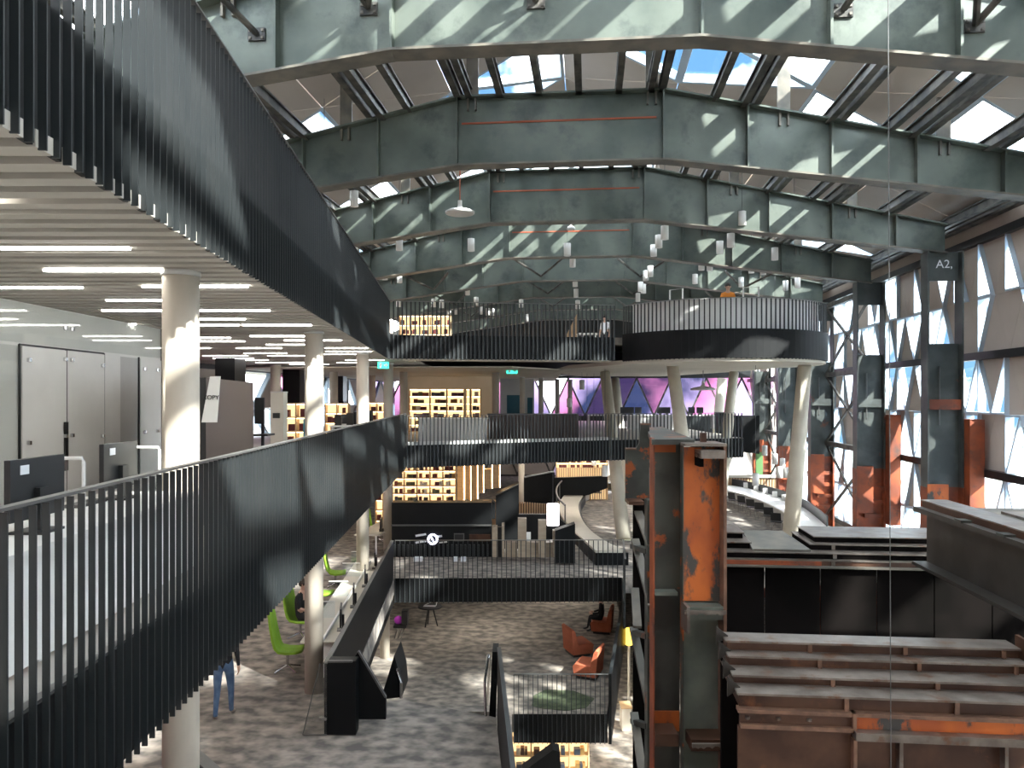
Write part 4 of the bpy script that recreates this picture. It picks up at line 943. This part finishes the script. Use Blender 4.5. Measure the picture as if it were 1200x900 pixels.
g = thing('curved_desk', 'pale curved desk with white front at the end of the cream bench', 'desk', C(5, 41, L1))
curve_slab(g, 'desk_top', inner, outer, DZ, .05, CREAM); curve_slab(g, 'desk_front', [(x, y) for x, y in inner], [(x, y+.1) for x, y in inner], DZ-.05, .68, GREYW)
put_chairs([(*pxz(700, 577, L1+.45), 2.9), (*pxz(714, 574, L1+.45), 2.9), (*pxz(726, 572, L1+.45), 2.9)], 'black chair from the left at the pale curved desk by the leaning column', 'black chairs at the far curved desk')
inner = bez([pxz(*p, DZ) for p in ((846,573),(870,579),(895,588),(918,600),(938,618))]); outer = bez([pxz(*p, DZ) for p in ((846,567),(875,572),(905,580),(940,594),(968,616))])
g = thing('curved_desk', 'long white curved desk at the right behind the leaning cream column', 'desk', C(10, 34, L1))
curve_slab(g, 'desk_top', inner, outer, DZ, .05, WHITE); curve_slab(g, 'desk_front', [(x+.35, y+.2) for x, y in inner], [(x+.45, y+.25) for x, y in inner], DZ-.05, .66, GREYW)
curve_slab(g, 'back_screen', [(x+.05, y+.05) for x, y in outer], [(x+.12, y+.1) for x, y in outer], DZ+.35, .45, DARK)
put_chairs([(*pxz(u, v, L1+.45), 2.2+.1*i) for i, (u, v) in enumerate(((850,582),(861,586),(872,590),(882,594),(892,598),(902,604),(910,611)))], 'black chair from the left along the long white curved desk', 'black chairs along the white curved desk')
for i, (u, v) in enumerate(((874,572),(886,575),(897,579),(908,583),(919,587))):
    X, dd = pxz(u, v, DZ); box_thing('desk_sign', ['first','second','third','fourth','fifth'][i]+' small white card stand on the long white curved desk, from the left', 'sign', [('card', X-.12, X+.12, dd, dd+.03, DZ, DZ+.3, WHITE), ('foot', X-.12, X+.12, dd-.06, dd+.08, DZ, DZ+.02, GREYW)])
g = thing('slat_screen', 'brown slatted wall behind the long white curved desk', 'screen', Pd(880, 580, 44))
for k in range(24): wall_px(g, 'slat', 846+3.3*k, 848.2+3.3*k, 560+.1*k, 572+.25*k, 43.5, SLATW, .06)
wall_px(g, 'backing', 845, 926, 560, 576, 43.6, BROWN, .05); wall_px(g, 'cap', 845, 926, 557, 560, 43.4, CREAM, .3)
panel_thing('partition', 'black screen block at the right end of the far storey railing', 'screen', [(853,528,33),(890,532,33),(890,487,33),(858,487,33)], DARKER, .4)
panel_thing('green_panel', 'dark green pinboard behind the white pendants', 'panel', [(886,579,46),(894,579,46),(894,530,46),(886,530,46)], mat('green_board', (.05,.12,.03), .7), .1)

# far storey: counters, teal door, monitors before the lilac windows
d = 29.5
g = box_thing('counter', 'low grey counter behind the left half of the far bridge railing', 'counter', [('body', Xu(491, d), Xu(571, d), d, d+.5, L2, L2+.85, GREYW), ('top', Xu(489, d), Xu(573, d), d-.05, d+.55, L2+.85, L2+.89, WHITE)])
d = 31.5
box_thing('counter', 'dark brown counter block behind the right half of the far bridge railing', 'counter', [('body', Xu(572, d), Xu(678, d), d, d+.9, L2, zv(486, d), COPYB), ('top', Xu(571, d), Xu(678, d), d-.03, d+.92, zv(486, d), zv(485, d), DARK)])
d = 46
box_thing('door_block', 'teal door panel in a pale wall right of the glowing bookcases', 'door', [('wall', Xu(586, d), Xu(626, d), d, d+.3, L2, 1.1, GREYW), ('door', Xu(594, d), Xu(610, d), d-.05, d, L2, zv(463, d), TEAL), ('door', Xu(618, d), Xu(624, d), d-.05, d, L2, zv(466, d), TEAL)])
d = 41
g = thing('workstation_row', 'long pale desk with dark monitors before the pink windows of the far storey', 'desk', C(Xu(740, d), d, L2))
cbox(g, 'desk_top', Xu(690, d), Xu(838, d), d, d+.8, L2+.70, L2+.75, WHITE); cbox(g, 'desk_front', Xu(735, d), Xu(790, d), d+.1, d+.15, L2, L2+.70, GREYW)
for k, u in enumerate((732, 740, 749, 775, 783, 800, 812, 822)):
    box_thing('monitor', NTH[k]+' small dark monitor from the left before the pink windows of the far storey', 'monitor',
              [('housing', Xu(u-4, d), Xu(u+4, d), d+.3, d+.35, L2+.82, L2+1.15, BLACKP), ('stand', Xu(u-1.5, d), Xu(u+1.5, d), d+.25, d+.4, L2+.75, L2+.82, BLACKP)], 'monitors before the pink windows')
for u in (691, 838): cbox(g, 'leg', Xu(u-1, d), Xu(u+1, d), d+.1, d+.7, L2, L2+.7, GREYW)
box_thing('wall_panel', 'cream wall behind the glowing bookcases of the far storey', 'wall', [('panel', Xu(476, 42), Xu(584, 42), 42, 42.2, L2, 1.14, CREAM)])
box_thing('cabinet', 'dark low cabinets along the far storey railing before the pink windows', 'cabinet', [('body', Xu(842, 36), Xu(852, 36), 36, 36.5, L2, zv(484, 36), DARKER), ('top', Xu(841, 36), Xu(853, 36), 35.95, 36.55, zv(484, 36), zv(483, 36), DARK)])
def exit_sign(label, u, v, d):
    p = Pd(u, v, d); g = thing('exit_sign', label, 'sign', p, 'green exit signs')
    cbox(g, 'box', Xu(u-6.5, d), Xu(u+6.5, d), d, d+.05, zv(v+4, d), zv(v-4, d), EXITG)
    MB().prism([Pd(u+1, v-1, d-.01), Pd(u+3, v-1, d-.01), Pd(u+3, v-2.6, d-.01), Pd(u+5.5, v, d-.01), Pd(u+3, v+2.6, d-.01), Pd(u+3, v+1, d-.01), Pd(u+1, v+1, d-.01)], C(0,.008)-C(0,0)).build('arrow', PAPER, g)
    MB().prism([Pd(u-4, v+3, d-.01), Pd(u-2.5, v+3, d-.01), Pd(u-1.5, v-.5, d-.01), Pd(u-2, v-3, d-.01), Pd(u-3.5, v-3, d-.01), Pd(u-4.5, v, d-.01)], C(0,.008)-C(0,0)).build('figure', PAPER, g)
    MB().tube([Pd(u, v-4, d+.02), Vector((p.x, p.y, EYE+SOF+.23))], .012, 5).build('hanger', WIRE, g)
exit_sign('green exit sign below the corner of the upper balustrade', 449, 428, 26.6)
exit_sign('green exit sign over the dark counter of the far storey', 600, 434, 33)

# top storey items
panel_thing('timber_screen', 'triangular timber screen on the top storey behind the pickets', 'screen', [(652,416,38),(676,416,38),(676,368,38)], SLATW, .1)
d = 37
g = thing('table', 'pale table on the top storey before the lilac window', 'table', C(Xu(690, d), d, L3))
cbox(g, 'tabletop', Xu(677, d), Xu(704, d), d, d+.7, L3+.95, L3+1.0, WHITE)
for u in (678, 683, 698, 703): cbox(g, 'leg', Xu(u-.8, d), Xu(u+.8, d), d+.1, d+.6, L3, L3+.95, WHITE)
g = thing('glass_screen', 'slim white framed glass screen on the drum behind its guard', 'screen', Pd(875, 352, 29))
for u in (801, 871): pass
MB().tube([Pd(871, 400, 28.5), Pd(871, 337, 28.5), Pd(889, 336, 28.5), Pd(889, 400, 28.5)], .03, 6).build('frame', WHITE, g)
g = thing('glass_screen', 'slim white framed screen at the left side of the drum', 'screen', Pd(790, 352, 29.5))
MB().tube([Pd(785, 400, 29), Pd(785, 340, 29), Pd(800, 338, 29), Pd(800, 400, 29)], .03, 6).build('frame', WHITE, g)

# ------------------------------------------------------------------ desks and chairs on the main floor, left
g = thing('desk', 'long pale bench desk beside the long black parapet, with four dark screens', 'desk', C(-4.3, 19, L1))
def plx(d, dx): return -3.05-.0545*(d-13.04)-dx
def l1poly(par, name, d0, d1, x0, x1, z0, z1, m):
    q = [C(plx(d0, x0), d0, z0), C(plx(d1, x0), d1, z0), C(plx(d1, x1), d1, z0), C(plx(d0, x1), d0, z0)]
    return MB().hexa(q+[p+Vector((0,0,z1-z0)) for p in q]).build(name, m, par)
l1poly(g, 'desk_top', 15.6, 23.2, .12, 1.02, L1+.71, L1+.75, CREAM)
for a in (15.7, 18.2, 20.7, 23.1): l1poly(g, 'desk_leg', a, a+.06, .2, .95, L1, L1+.71, WHITE)
l1poly(g, 'spine', 15.6, 23.2, .56, .60, L1+.75, L1+.80, WHITE)
for i, d in enumerate((16.4, 18.2, 20.2, 22.3)):
    X = plx(d, .34)
    g = thing('monitor', ['nearest','second','third','farthest'][i]+' dark screen edge-on on the bench desk by the long parapet', 'monitor', C(X, d, L1+.75), 'screens on the bench desk by the parapet', YAW+1.75)
    MB().box(-.28, .28, -.018, .018, .12, .50).build('housing', BLACKP, g, world=False)
    MB().box(-.03, .03, -.07, -.018, .01, .32).build('neck', BLACKP, g, world=False)
    MB().box(-.12, .12, -.12, .08, 0, .015).build('foot', BLACKP, g, world=False)
for i, d in enumerate((17.3, 19.2, 21.3, 22.9)):
    a, b = C(plx(d, 1.1), d, L1+.75), C(plx(d, .62), d, L1+.75)
    g = thing('desk_divider', ['nearest','second','third','farthest'][i]+' clear divider with white rim on the bench desk by the long parapet', 'divider', (a+b)/2, 'dividers on the bench desk')
    MB().prism([a, b, b+Vector((0,0,.36)), a+Vector((0,0,.36))], (0,.01,0)).build('screen', GLASS, g)
    MB().bar(a+Vector((0,0,.36)), b+Vector((0,0,.36)), .02, .02).build('rim', WHITE, g)
def shell_chair(label, X, d, rz, group='lime green high-backed chairs'):
    g = thing('shell_chair', label, 'chair', C(X, d, L1), group, rz)
    # chair faces local +y
    n = 9; mb = MB()
    prof = [(.30,.43),(.18,.40),(.0,.40),(-.14,.43),(-.22,.52),(-.27,.70),(-.31,.92),(-.34,1.15),(-.35,1.28)]
    wid = [.20,.24,.26,.27,.28,.28,.26,.22,.13]
    rows = []
    for th in (0, .05):
        for (y, z), w_ in zip(prof, wid):
            for k in range(5):
                s = -1+k*.5; bow = .05*s*s
                rows.append(Vector((s*w_, y+bow*(1 if z > .5 else 0)-(th if z > .5 else 0), z+bow*(1 if z <= .5 else 0)-(th if z <= .5 else 0))))
    o = 9*5; F = []
    for i in range(8):
        for k in range(4):
            a = i*5+k; F.append((a, a+1, a+6, a+5)); F.append((a+o, a+5+o, a+6+o, a+1+o))
    for i in range(8): F.append((i*5, i*5+5, i*5+5+o, i*5+o)); F.append((i*5+4, i*5+4+o, i*5+9+o, i*5+9))
    for k in range(4): F.append((k, k+o, k+1+o, k+1)); F.append((40+k, 41+k, 41+k+o, 40+k+o))
    mb.poly(rows, F); mb.build('shell', GREENC, g, world=False, smooth=True)
    MB().tube([(0,0,.09),(0,0,.37)], .03, 10).build('post', CHROME, g, world=False)
    for a in (.78, 2.36, 3.93, 5.5): MB().tube([(0,0,.13),(.31*math.cos(a),.31*math.sin(a),.03)], .018, 6).build('leg', CHROME, g, world=False)
    return g
shell_chair('nearest lime green high-backed chair, left of the second column foot', Xu(337, 16.1), 16.1, YAW-1.5)
shell_chair('lime green high-backed chair half hidden behind the second column', Xu(352, 18.3), 18.3, YAW-1.75)
shell_chair('lime green high-backed chair third from the camera at the bench desk', Xu(376, 20.8), 20.8, YAW-1.6)
shell_chair('farthest lime green high-backed chair at the bench desk', Xu(393, 23.2), 23.2, YAW-1.4)
shell_chair('lime green chair far back below the lower balustrade corner', Xu(441, 30), 30.4, YAW-1.4)
g = thing('desk', 'pale desk far back left of the black stair side', 'desk', C(-5.1, 30, L1))
MB().prism([C(-5.6, 27.8, L1+.7), C(-4.7, 27.8, L1+.7), C(-4.0, 32, L1+.7), C(-5.0, 32, L1+.7)], (0,0,.05)).build('desk_top', CREAM, g)
for X, d in ((-5.4, 28), (-4.85, 28), (-4.9, 31.7), (-4.3, 31.7)): MB().tube([C(X, d, L1), C(X, d, L1+.7)], .03, 6).build('leg', WHITE, g)
for i, (X, d) in enumerate(((-4.75, 28.5), (-4.65, 29.6), (-4.5, 30.8))):
    g = thing('monitor', ['nearest','middle','farthest'][i]+' dark screen on the far desk left of the black stair side', 'monitor', C(X, d, L1+.75), 'screens on the far desk', YAW+1.6)
    MB().box(-.28, .28, -.018, .018, .10, .48).build('housing', BLACKP, g, world=False); MB().box(-.1, .1, -.1, .06, 0, .1).build('foot', BLACKP, g, world=False)
g = thing('glass_screen', 'clear glass screen standing left of the black parapet end', 'screen', Pd(368, 861, 13.1))
MB().prism([Pd(355,861,13.0), Pd(383,861,13.0), Pd(383,778,13.0), Pd(375,778,13.0)], C(0,.015)-C(0,0)).build('pane', GLASSR, g)
for a, b in (((355,861),(375,778)), ((355,861),(383,861))): MB().bar(Pd(*a, 12.99), Pd(*b, 12.99), .016, .016).build('edge', RAILTOP, g)
MB().bar(Pd(374,842,12.98), Pd(383,842,12.98), .05, .05).build('clamp', CHROME, g)

# ------------------------------------------------------------------ lounge
def lounge(label, X, d, rz, first=[None]):
    if first[0]:
        return dup(first[0], C(X, d, LM), rz, label)
    g = thing('lounge_chair', label, 'chair', C(X, d, LM), 'terracotta lounge chairs', rz)
    # faces +y
    pr = [(.36,.10),(.40,.38),(.34,.44),(-.18,.42),(-.18,.10)]
    MB().prism([(-.42, y, z) for y, z in pr], (.84,0,0)).build('seat', ORANGEC, g, world=False)
    pr = [(-.16,.10),(-.16,.42),(-.27,.86),(-.33,.93),(-.40,.90),(-.36,.42),(-.34,.10)]
    MB().prism([(-.43, y, z) for y, z in pr], (.86,0,0)).build('backrest', ORANGEC, g, world=False)
    MB().box(-.36, .36, -.30, .30, 0, .10).build('plinth', BLACKP, g, world=False)
    first[0] = g; return g
lounge('terracotta lounge chair facing right, middle of the lounge', Xu(677, 26.4), 26.4, YAW-1.25)
lounge('terracotta lounge chair facing left, nearest to the lounge balcony', Xu(690, 24.3), 24.3, YAW+1.2)
lounge('terracotta lounge chair far back with a seated person in black', Xu(706, 28.9), 28.9, YAW+1.35)
o = MB().prism([C(x, d, LM+.002) for x, d in ((.55,21.9),(.85,21.7),(1.5,21.55),(2.05,21.75),(2.35,22.4),(1.8,23.0),(1.0,23.1),(.6,22.6))], (0,0,.015)).build('rug', RUG); tag(o, 'green rug on the lounge balcony carpet', 'rug')
d = 29.6
g = thing('table', 'dark round table with a white folded leaflet under the carpeted bridge', 'table', C(Xu(504, d), d, LM))
pc = C(Xu(504, d), d, LM)
MB().lathe([(.45,.70),(.47,.72),(.45,.74)], pc, 24).build('tabletop', BLACKP, g)
for a in (0, 2.1, 4.2): MB().tube([pc+Vector((.28*math.cos(a),.28*math.sin(a),0)), pc+Vector((.1*math.cos(a),.1*math.sin(a),.7))], .025, 6).build('leg', BLACKP, g)
o = MB().poly([pc+Vector(v) for v in ((-.25,-.1,.742),(.22,-.1,.742),(.22,.15,.742),(-.25,.15,.742),(.28,-.08,1.02),(.28,.13,1.02))], [(0,1,2,3),(1,4,5,2),(0,3,5,4)]).build('leaflet', PAPER); tag(o, 'white folded leaflet standing on the dark round table', 'leaflet')
d = 28
g = thing('side_chair', 'black chair with chrome legs and purple bundle at the foot of the parapet', 'chair', C(Xu(468, d), d, LM))
cbox(g, 'seat', Xu(461, d), Xu(476, d), d, d+.5, LM+.38, LM+.46, BLACKP); cbox(g, 'backrest', Xu(470, d), Xu(477, d), d+.1, d+.5, LM+.46, LM+.95, BLACKP)
for u0, u1 in ((462,466),(466,471),(470,474)): MB().tube([Pd(u0, zv(0,1)*0+HV-(LM)*0+0 if False else HV+(-LM)*FPX/d, d), C(Xu(u1, d), d+.1, LM+.4)], .02, 6).build('leg', CHROME, g)
p = C(Xu(466, d), d+.2, LM+.62); o = MB().lathe([(.02,-.16),(.13,-.10),(.16,.0),(.12,.10),(.02,.15)], p, 14).build('scarf', PURPLE, smooth=True); tag(o, 'bright purple bundle on the black chair by the parapet foot', 'scarf')
d = 30
g = thing('floor_lamp', 'amber lit lamp on a slim stand deep below, left of the stanchions', 'lamp', C(Xu(737, d), d, LB))
pc = C(Xu(737, d), d, LB); zz = zv(746, d)-LB
MB().lathe([(.10, zz-.32), (.13, zz-.30), (.13, zz+.30), (.10, zz+.32)], pc, 14).build('shade', LAMPY, g, smooth=True)
MB().lathe([(.12, 0), (.12, .04), (.05, .06), (.05, zz-.32)], pc, 12).build('stand', CREAM, g)
g = thing('console', 'pale low console under the amber lamp', 'cabinet', C(Xu(736, 28), 28, LB))
cbox(g, 'body', Xu(729, 28), Xu(740, 28), 28, 28.6, LB, LB+.8, CREAM); cbox(g, 'top', Xu(728, 28), Xu(741, 28), 27.98, 28.62, LB+.8, LB+.84, WOOD)

# ------------------------------------------------------------------ people
def person(label, loc, rz, J, zones, scale=1.0, hair=HAIR, group=None, extra_hair=True):
    """J: joint -> (x, y, z, radius); one skinned body, clothing assigned by the nearest limb."""
    g = thing('person', label, 'person', loc, group, rz)
    names = list(J); idx = {n: i for i, n in enumerate(names)}
    E = [('pelvis','waist'),('waist','chest'),('chest','neck'),('neck','jaw'),('jaw','head'),('head','crown')]
    for s in 'lr':
        E += [('pelvis','hip_'+s),('hip_'+s,'knee_'+s),('knee_'+s,'ankle_'+s),('ankle_'+s,'ball_'+s),('ball_'+s,'toe_'+s),
              ('chest','sho_'+s),('sho_'+s,'elb_'+s),('elb_'+s,'wri_'+s),('wri_'+s,'palm_'+s)]
    # fingers: four unequal ones and a thumb from the side of the palm
    for s, sg in (('l', -1), ('r', 1)):
        wv, pv = Vector(J['wri_'+s][:3]), Vector(J['palm_'+s][:3]); t = (pv-wv).normalized()
        side = t.cross(Vector((1,0,0)))
        side = side.normalized() if side.length > .2 else Vector((0,1,0))
        curl = Vector((-sg*.35, 0, 0))
        for k, (o, L) in enumerate(((-.033,.062),(-.011,.075),(.011,.07),(.033,.055))):
            a = pv+side*o+t*.03; b = a+t*L*.55+curl*.03; c = b+t*L*.45+curl*.06
            for nm, q, r in ((f'f{k}a_{s}', a, .0095), (f'f{k}b_{s}', b, .0085), (f'f{k}c_{s}', c, .0075)):
                idx[nm] = len(names); names.append(nm); J[nm] = (*q, r)
            E += [('palm_'+s, f'f{k}a_{s}'), (f'f{k}a_{s}', f'f{k}b_{s}'), (f'f{k}b_{s}', f'f{k}c_{s}')]
        a = pv*.65+wv*.35-side*.035; b = a-side*.025+t*.035
        for nm, q, r in ((f'ta_{s}', a, .011), (f'tb_{s}', b, .009)):
            idx[nm] = len(names); names.append(nm); J[nm] = (*q, r)
        E += [('palm_'+s, f'ta_{s}'), (f'ta_{s}', f'tb_{s}')]
    me = bpy.data.meshes.new('body_skeleton'); me.from_pydata([Vector(J[n][:3])*scale for n in names], [(idx[a], idx[b]) for a, b in E], [])
    tmp = bpy.data.objects.new('tmp_body', me); COL.objects.link(tmp)
    sk = tmp.modifiers.new('skin', 'SKIN'); sk.use_smooth_shade = True
    for i, n in enumerate(names):
        r = J[n][3]*scale; v = me.skin_vertices[0].data[i]; v.radius = (r, r); v.use_root = (n == 'pelvis')
    ss = tmp.modifiers.new('sub', 'SUBSURF'); ss.levels = 1; ss.render_levels = 1
    dg = bpy.context.evaluated_depsgraph_get()
    bm_ = bpy.data.meshes.new_from_object(tmp.evaluated_get(dg)); bpy.data.objects.remove(tmp); bm_.name = 'body'
    ms = []; bm_.materials.clear()
    for m in zones.values():
        if m not in ms: ms.append(m); bm_.materials.append(m)
    segs = [(Vector(J[a][:3])*scale, Vector(J[b][:3])*scale, a, b) for a, b in E]
    def zone(p):
        best = None
        for a, b, na, nb in segs:
            ab = b-a; t = max(0, min(1, (p-a).dot(ab)/max(ab.length_squared, 1e-9))); dd = (p-(a+ab*t)).length
            if best is None or dd < best[0]: best = (dd, na, nb)
        na, nb = best[1], best[2]; k = nb.split('_')[0]
        if k in ('waist','chest','sho','elb'): return 'top'
        if k == 'wri': return 'sleeve'
        if k in ('hip','knee','ankle'): return 'legs'
        if k in ('ball','toe'): return 'shoe'
        return 'skin'
    for p in bm_.polygons: p.material_index = ms.index(zones[zone(p.center)])
    body = bpy.data.objects.new('body', bm_); COL.objects.link(body); body.parent = g
    hc = Vector(J['head'][:3])*scale; up = (Vector(J['crown'][:3])*scale-Vector(J['jaw'][:3])*scale).normalized()
    if extra_hair:
        mb = MB(); n = 14
        prof = [(.088,-.03),(.101,.02),(.099,.07),(.078,.115),(.04,.142),(.004,.15)]
        for r, z in prof:
            for k in range(n):
                a = 2*math.pi*k/n; y = math.sin(a)*r*1.12
                lift = .055*max(0, math.sin(a)) if z < .06 else 0
                mb.v.append(hc+Vector((math.cos(a)*r*.93, y-.012, z+lift)))
        for i in range(len(prof)-1):
            for k in range(n): mb.f.append([i*n+k, i*n+(k+1)%n, (i+1)*n+(k+1)%n, (i+1)*n+k])
        mb.f.append([(len(prof)-1)*n+k for k in range(n)])
        mb.build('hair', hair, g, world=False, smooth=True)
        for sx in (-.032, .032): MB().lathe([(.001,-.008),(.008,0),(.001,.008)], hc+Vector((sx, .088, .012)), 8).build('eye', BLACKP, body, world=False)
        MB().prism([hc+Vector((-.012,.085,.005)), hc+Vector((.012,.085,.005)), hc+Vector((0,.118,-.028)), hc+Vector((0,.085,-.034))], (0,.002,0)).build('nose', zones['skin'], body, world=False)
        MB().bar(hc+Vector((-.022,.084,-.055)), hc+Vector((.022,.084,-.055)), .008, .008).build('mouth', mat('lips', (.35,.12,.10), .6), body, world=False)
        for sx in (-.093, .093): MB().lathe([(.004,-.03),(.014,0),(.004,.03)], hc+Vector((sx, 0, 0)), 8).build('ear', zones['skin'], body, world=False)
    return g
def standing(step=.0, arm=.05, armz=.0):
    J = {'pelvis': (0,0,.96,.145), 'waist': (0,.0,1.12,.135), 'chest': (0,-.01,1.34,.15), 'neck': (0,.0,1.50,.058), 'jaw': (0,.03,1.575,.062), 'head': (0,.03,1.66,.092), 'crown': (0,.02,1.735,.06)}
    for s, sg in (('l', -1), ('r', 1)):
        st = step*sg
        J['hip_'+s] = (sg*.095, 0, .90, .098); J['knee_'+s] = (sg*.10, .04+st*.55, .49, .062); J['ankle_'+s] = (sg*.105, st-.02, .085, .042)
        J['ball_'+s] = (sg*.115, st+.09, .035, .036); J['toe_'+s] = (sg*.12, st+.16, .03, .028)
        J['sho_'+s] = (sg*.185, -.01, 1.42, .062); J['elb_'+s] = (sg*.245, -.03-st*.4, 1.14, .046); J['wri_'+s] = (sg*.26, .06-st*.7+armz, .92, .03); J['palm_'+s] = (sg*.262, .085-st*.8+armz, .845, .03)
    return J
def sitting(h=.44):
    J = {'pelvis': (0,0,h+.13,.14), 'waist': (0,.0,h+.30,.13), 'chest': (0,.02,h+.52,.145), 'neck': (0,.05,h+.68,.057), 'jaw': (0,.085,h+.755,.062), 'head': (0,.095,h+.84,.092), 'crown': (0,.09,h+.915,.06)}
    for s, sg in (('l', -1), ('r', 1)):
        J['hip_'+s] = (sg*.10, .05, h+.10, .095); J['knee_'+s] = (sg*.13, .46, h+.11, .065); J['ankle_'+s] = (sg*.13, .46+.08*sg, .085, .042)
        J['ball_'+s] = (sg*.135, .57+.08*sg, .035, .036); J['toe_'+s] = (sg*.14, .64+.08*sg, .03, .028)
        J['sho_'+s] = (sg*.185, .02, h+.60, .06); J['elb_'+s] = (sg*.235, .08, h+.33, .046); J['wri_'+s] = (sg*.15, .32, h+.27, .03); J['palm_'+s] = (sg*.12, .395, h+.265, .03)
    return J
p = Pz(262, 841, L1); person('person in blue jeans and black jacket walking away under the lower balustrade', p, YAW+.12, standing(.13), dict(top=BLACKF, sleeve=BLACKF, legs=JEANS, shoe=SHOE, skin=SKIN))
X, dd = Xu(349, 18.25), 18.25
person('person in dark clothes seated at the bench desk on a green chair', C(X+.05, dd, L1), YAW-1.7, sitting(.42), dict(top=BLACKF, sleeve=SKIN, legs=BLACKF, shoe=BLACKP, skin=SKIN))
person('person in black seated on the far terracotta lounge chair', C(Xu(705.5, 28.9), 28.9, LM), YAW+1.35, sitting(.40), dict(top=BLACKF, sleeve=BLACKF, legs=BLACKF, shoe=BLACKP, skin=SKIN))
person('person in an orange top standing behind the drum guard panel', C(Xu(853, 26.3), 26.3, L3), YAW+3.0, standing(.03), dict(top=mat('orange_cloth', (.75,.25,.03), .8), sleeve=MATS['orange_cloth'], legs=BLACKF, shoe=BLACKP, skin=SKIN))
person('person in a white top standing on the top storey by the pale table', C(Xu(709, 36.2), 36.2, L3), YAW+2.6, standing(.02), dict(top=PAPER, sleeve=SKIN, legs=BLACKF, shoe=BLACKP, skin=SKIN), .97)
